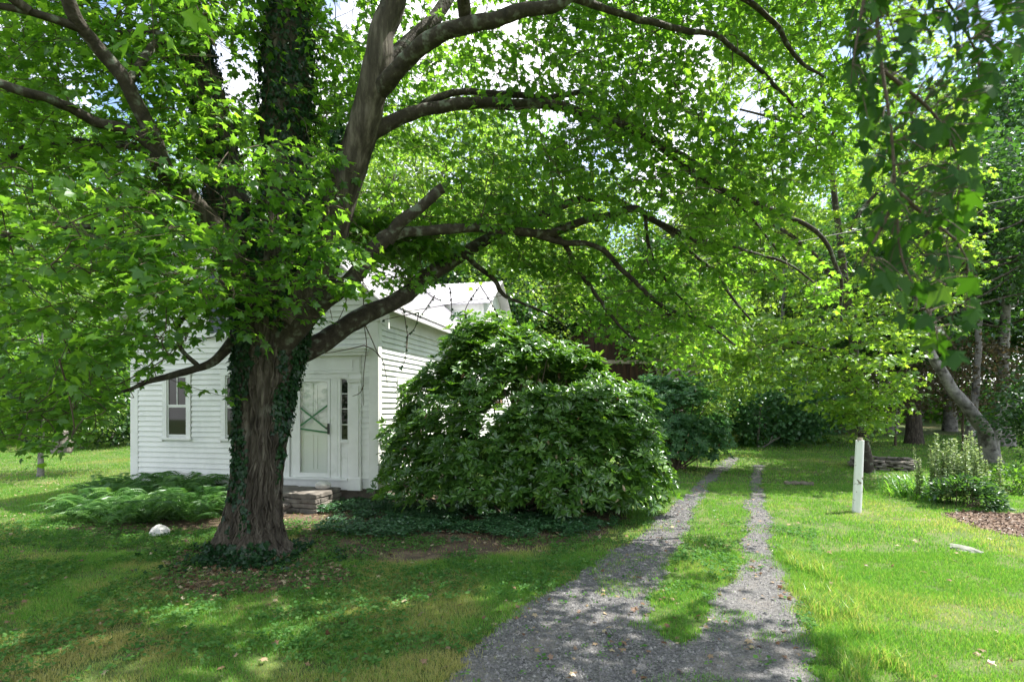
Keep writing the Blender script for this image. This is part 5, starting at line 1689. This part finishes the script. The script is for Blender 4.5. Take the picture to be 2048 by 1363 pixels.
bg_tree("pine_tree", (*at(1285, 40),), 15.0, 3.0, "dark_leaf", "dark pine with bare lower trunk showing against the bright sky gap", z0=.5, clumps=46, per=60, lsize=(.22, .34), tr=.34, bark="bark", seed=9)
bg_tree("barn_tree", (*at(1308, 25.5),), 9, 2.6, "mid_leaf", "grey trunked tree at the right corner of the barn", z0=.42, clumps=80, per=55, lsize=(.16, .24), tr=.19, seed=10)
p0_ = P(1312, 812, 22); gz0 = np.array([p0_[0] - .35, 22, -.1])
bg_tree("leaning_tree", (gz0[0], gz0[1]), 7, 2.2, "light_leaf", "leaning lichen grey tree bending right in front of the barn", z0=.3, clumps=80, per=50, lsize=(.14, .22), tr=.19, seed=11,
        trunk_pts=[gz0, P(1336, 765, 22), P(1358, 742, 22), P(1382, 718, 22), P(1430, 650, 22.3), P(1460, 560, 22.5)], cz=np.array(P(1435, 700, 22.3)), tint=.55)
bg_tree("pale_shrub", (*at(1425, 26.5),), 2.4, .9, "light_leaf", "pale flowering shrub beside the rounded rhododendron", cat="shrub", z0=.03, clumps=40, per=45, lsize=(.08, .14), tr=.04, seed=12, tint=.8)
bg_tree("bush", (*at(1525, 28),), 3.9, 3.1, "rhodo_blue", "broad dark bush behind the garden pole", cat="bush", z0=.02, clumps=150, per=70, lsize=(.16, .24), tr=.08, seed=13, tint=.6)
bg_tree("bush", (*at(1600, 30),), 3.4, 2.4, "mid_leaf", "mid green bush at the right of the broad dark one", cat="bush", z0=.02, clumps=90, per=70, lsize=(.16, .24), tr=.08, seed=15, tint=.4)
# right side
o = G(1828, 887)
bg_tree("old_tree", (o[0], o[1]), 15, 4.6, "dark_leaf", "thick trunked old tree standing back on the shaded lawn", z0=.24, clumps=160, per=70, lsize=(.22, .34), tr=.33, bark="bark", seed=16)
o = G(1985, 925)
root = bg_tree("grey_tree", (o[0], o[1]), 13, 4.2, "dark_leaf", "smooth grey tree with two leaning stems at the right edge", z0=.34, clumps=190, per=65, lsize=(.15, .24), tr=.26, seed=17,
               trunk_pts=[(o[0], o[1], -.1), P(1967, 860, 19.2), P(1925, 806, 19.1), P(1879, 734, 19.0), P(1856, 676, 19), P(1862, 560, 19.2), P(1880, 420, 19.6)], cz=np.array([o[0] + .2, o[1] + 2.2, 8.4]), tint=.5)
mb = MB()
for rows in ([(1984, 926, 19.2, 14), (1990, 860, 19.2, 11), (2010, 825, 19.2, 10), (2048, 782, 19.2, 9), (2110, 700, 19.2, 8), (2140, 560, 19.4, 5)], [(1940, 890, 20.4, 9), (1944, 845, 20.4, 8), (1950, 780, 20.5, 7), (1960, 640, 20.8, 5)]):
    pts, rad = limb_path(rows, 6); add_limb(mb, pts, rad, 10, .12, 33)
mb.build("limb", M["grey_bark"], root, smooth=True)
bg_tree("withered_shrub", (*at(1925, 21.5),), 5.2, 1.9, "brown_leaf", "thin withered brown twiggy shrub around the grey tree stems", cat="shrub", z0=.3, clumps=70, per=40, lsize=(.10, .17), tr=.05, bark="twig", seed=18)
bg_tree("withered_shrub", (*at(1790, 27),), 4.3, 1.9, "brown_leaf", "thin withered brown branches beside the old tree trunk", cat="shrub", z0=.35, clumps=50, per=40, lsize=(.10, .17), tr=.05, bark="twig", seed=19)
bg_tree("side_bush", (*at(2115, 16.5),), 3.0, 1.5, "dark_leaf", "dark small leaved bush at the right edge behind the perennials", cat="bush", z0=.04, clumps=80, per=55, lsize=(.09, .15), tr=.06, seed=20, tint=.5)
bigdark = bg_tree("tall_tree", (*at(2010, 27),), 20, 5.2, "dark_leaf", "tall dense dark tree closing the right edge of the view", z0=.10, clumps=250, per=75, lsize=(.20, .30), tr=.32, seed=21, tint=.5)
grp = "trees of the wood behind"
spots = [(mid, 150, 44, 1.0, 1.05), (light, 470, 40, .95, 1.0), (dark, 620, 38, 1.2, 1.25), (mid, -120, 36, 1.0, 1.1), (light, 200, 30, .7, .62), (mid, -40, 30, .7, .7), (dark, 1080, 44, 1.1, 1.0), (mid, 1180, 48, 1.0, .72), (light, 1430, 50, .9, .55), (mid, 1560, 46, 1.0, .68),
         (dark, 1690, 42, 1.3, 1.3), (mid, 1780, 38, 1.0, 1.05), (bigdark, 1900, 40, 1.1, 1.0), (bigdark, 2150, 34, 1.0, .95), (bigdark, 2080, 48, 1.1, 1.1), (light, 1640, 56, 1.1, .95), (dark, 360, 50, 1.4, 1.5), (dark, 40, 52, 1.4, 1.4), (mid, 700, 50, 1.1, .9), (light, 880, 46, .9, .85), (airy, 1050, 38, 1.1, .95), (airy, 1370, 42, 1.2, .92), (light, 1560, 38, .8, 1.25), (airy, 1220, 46, 1.3, 1.15), (light, 1130, 52, 1.1, 1.5), (airy, 640, 36, 1.0, 1.1), (mid, 1010, 43, 1.2, 1.45), (light, 1440, 45, 1.1, 1.5), (airy, 900, 37, 1.2, 1.25), (airy, 960, 30, .8, .75), (airy, 1720, 48, 1.1, 1.2)]
for i, (pr, px, Z, s1, s2) in enumerate(spots):
    copy_tree(pr, at(px, Z), i * 1.3, (s1, s2), "tree of the dense green wood behind the house and lawn", grp, gh(Z))

# far wood that reads as one mass
N = 5200
Z = rng.uniform(50, 80, N); pxs = rng.uniform(-260, 2330, N)
prof = np.interp(pxs, [-260, 100, 450, 800, 1000, 1200, 1320, 1500, 1650, 1850, 2330], [150, 200, 260, 330, 470, 520, 540, 520, 420, 150, 60]) + (fbm(np.stack([pxs / 90, Z * .05], 1), 300, 3) - .5) * 260
ztop = EYE + (HY - prof) / FOC * Z
h = rng.uniform(0, 1, N) ** .75
p = np.stack([(pxs - CX) / FOC * Z, Z, 1.2 + h * (ztop - 1.2)], 1)
p = p[fbm(p * .16, 310, 3) > .40]
low = rng.uniform(-260, 2330, 1100); Zl = rng.uniform(46, 54, 1100)
p = np.concatenate([p, np.stack([(low - CX) / FOC * Zl, Zl, rng.uniform(.6, 3.2, 1100)], 1)])
per = 32
n = len(p) * per
C = np.repeat(p, per, 0) + rng.normal(0, 1, (n, 3)) * np.array([.95, .95, .55])
t = np.clip(np.repeat(fbm(p * .12, 320, 2) * 1.5 - .3 + rng.normal(0, .1, len(p)), per) + rng.normal(0, .12, n), 0, 1)
V, F, tt = leaves(T_quad(), C, rng.normal(0, 1, (n, 3)) + [0, 0, -.4], np.array([0, 0, 1.0]) + rng.normal(0, .6, (n, 3)), rng.uniform(.30, .52, n), t)
tag(mesh_tris("woods", V, F, M["mid_leaf"], tint=tt), kind="stuff")
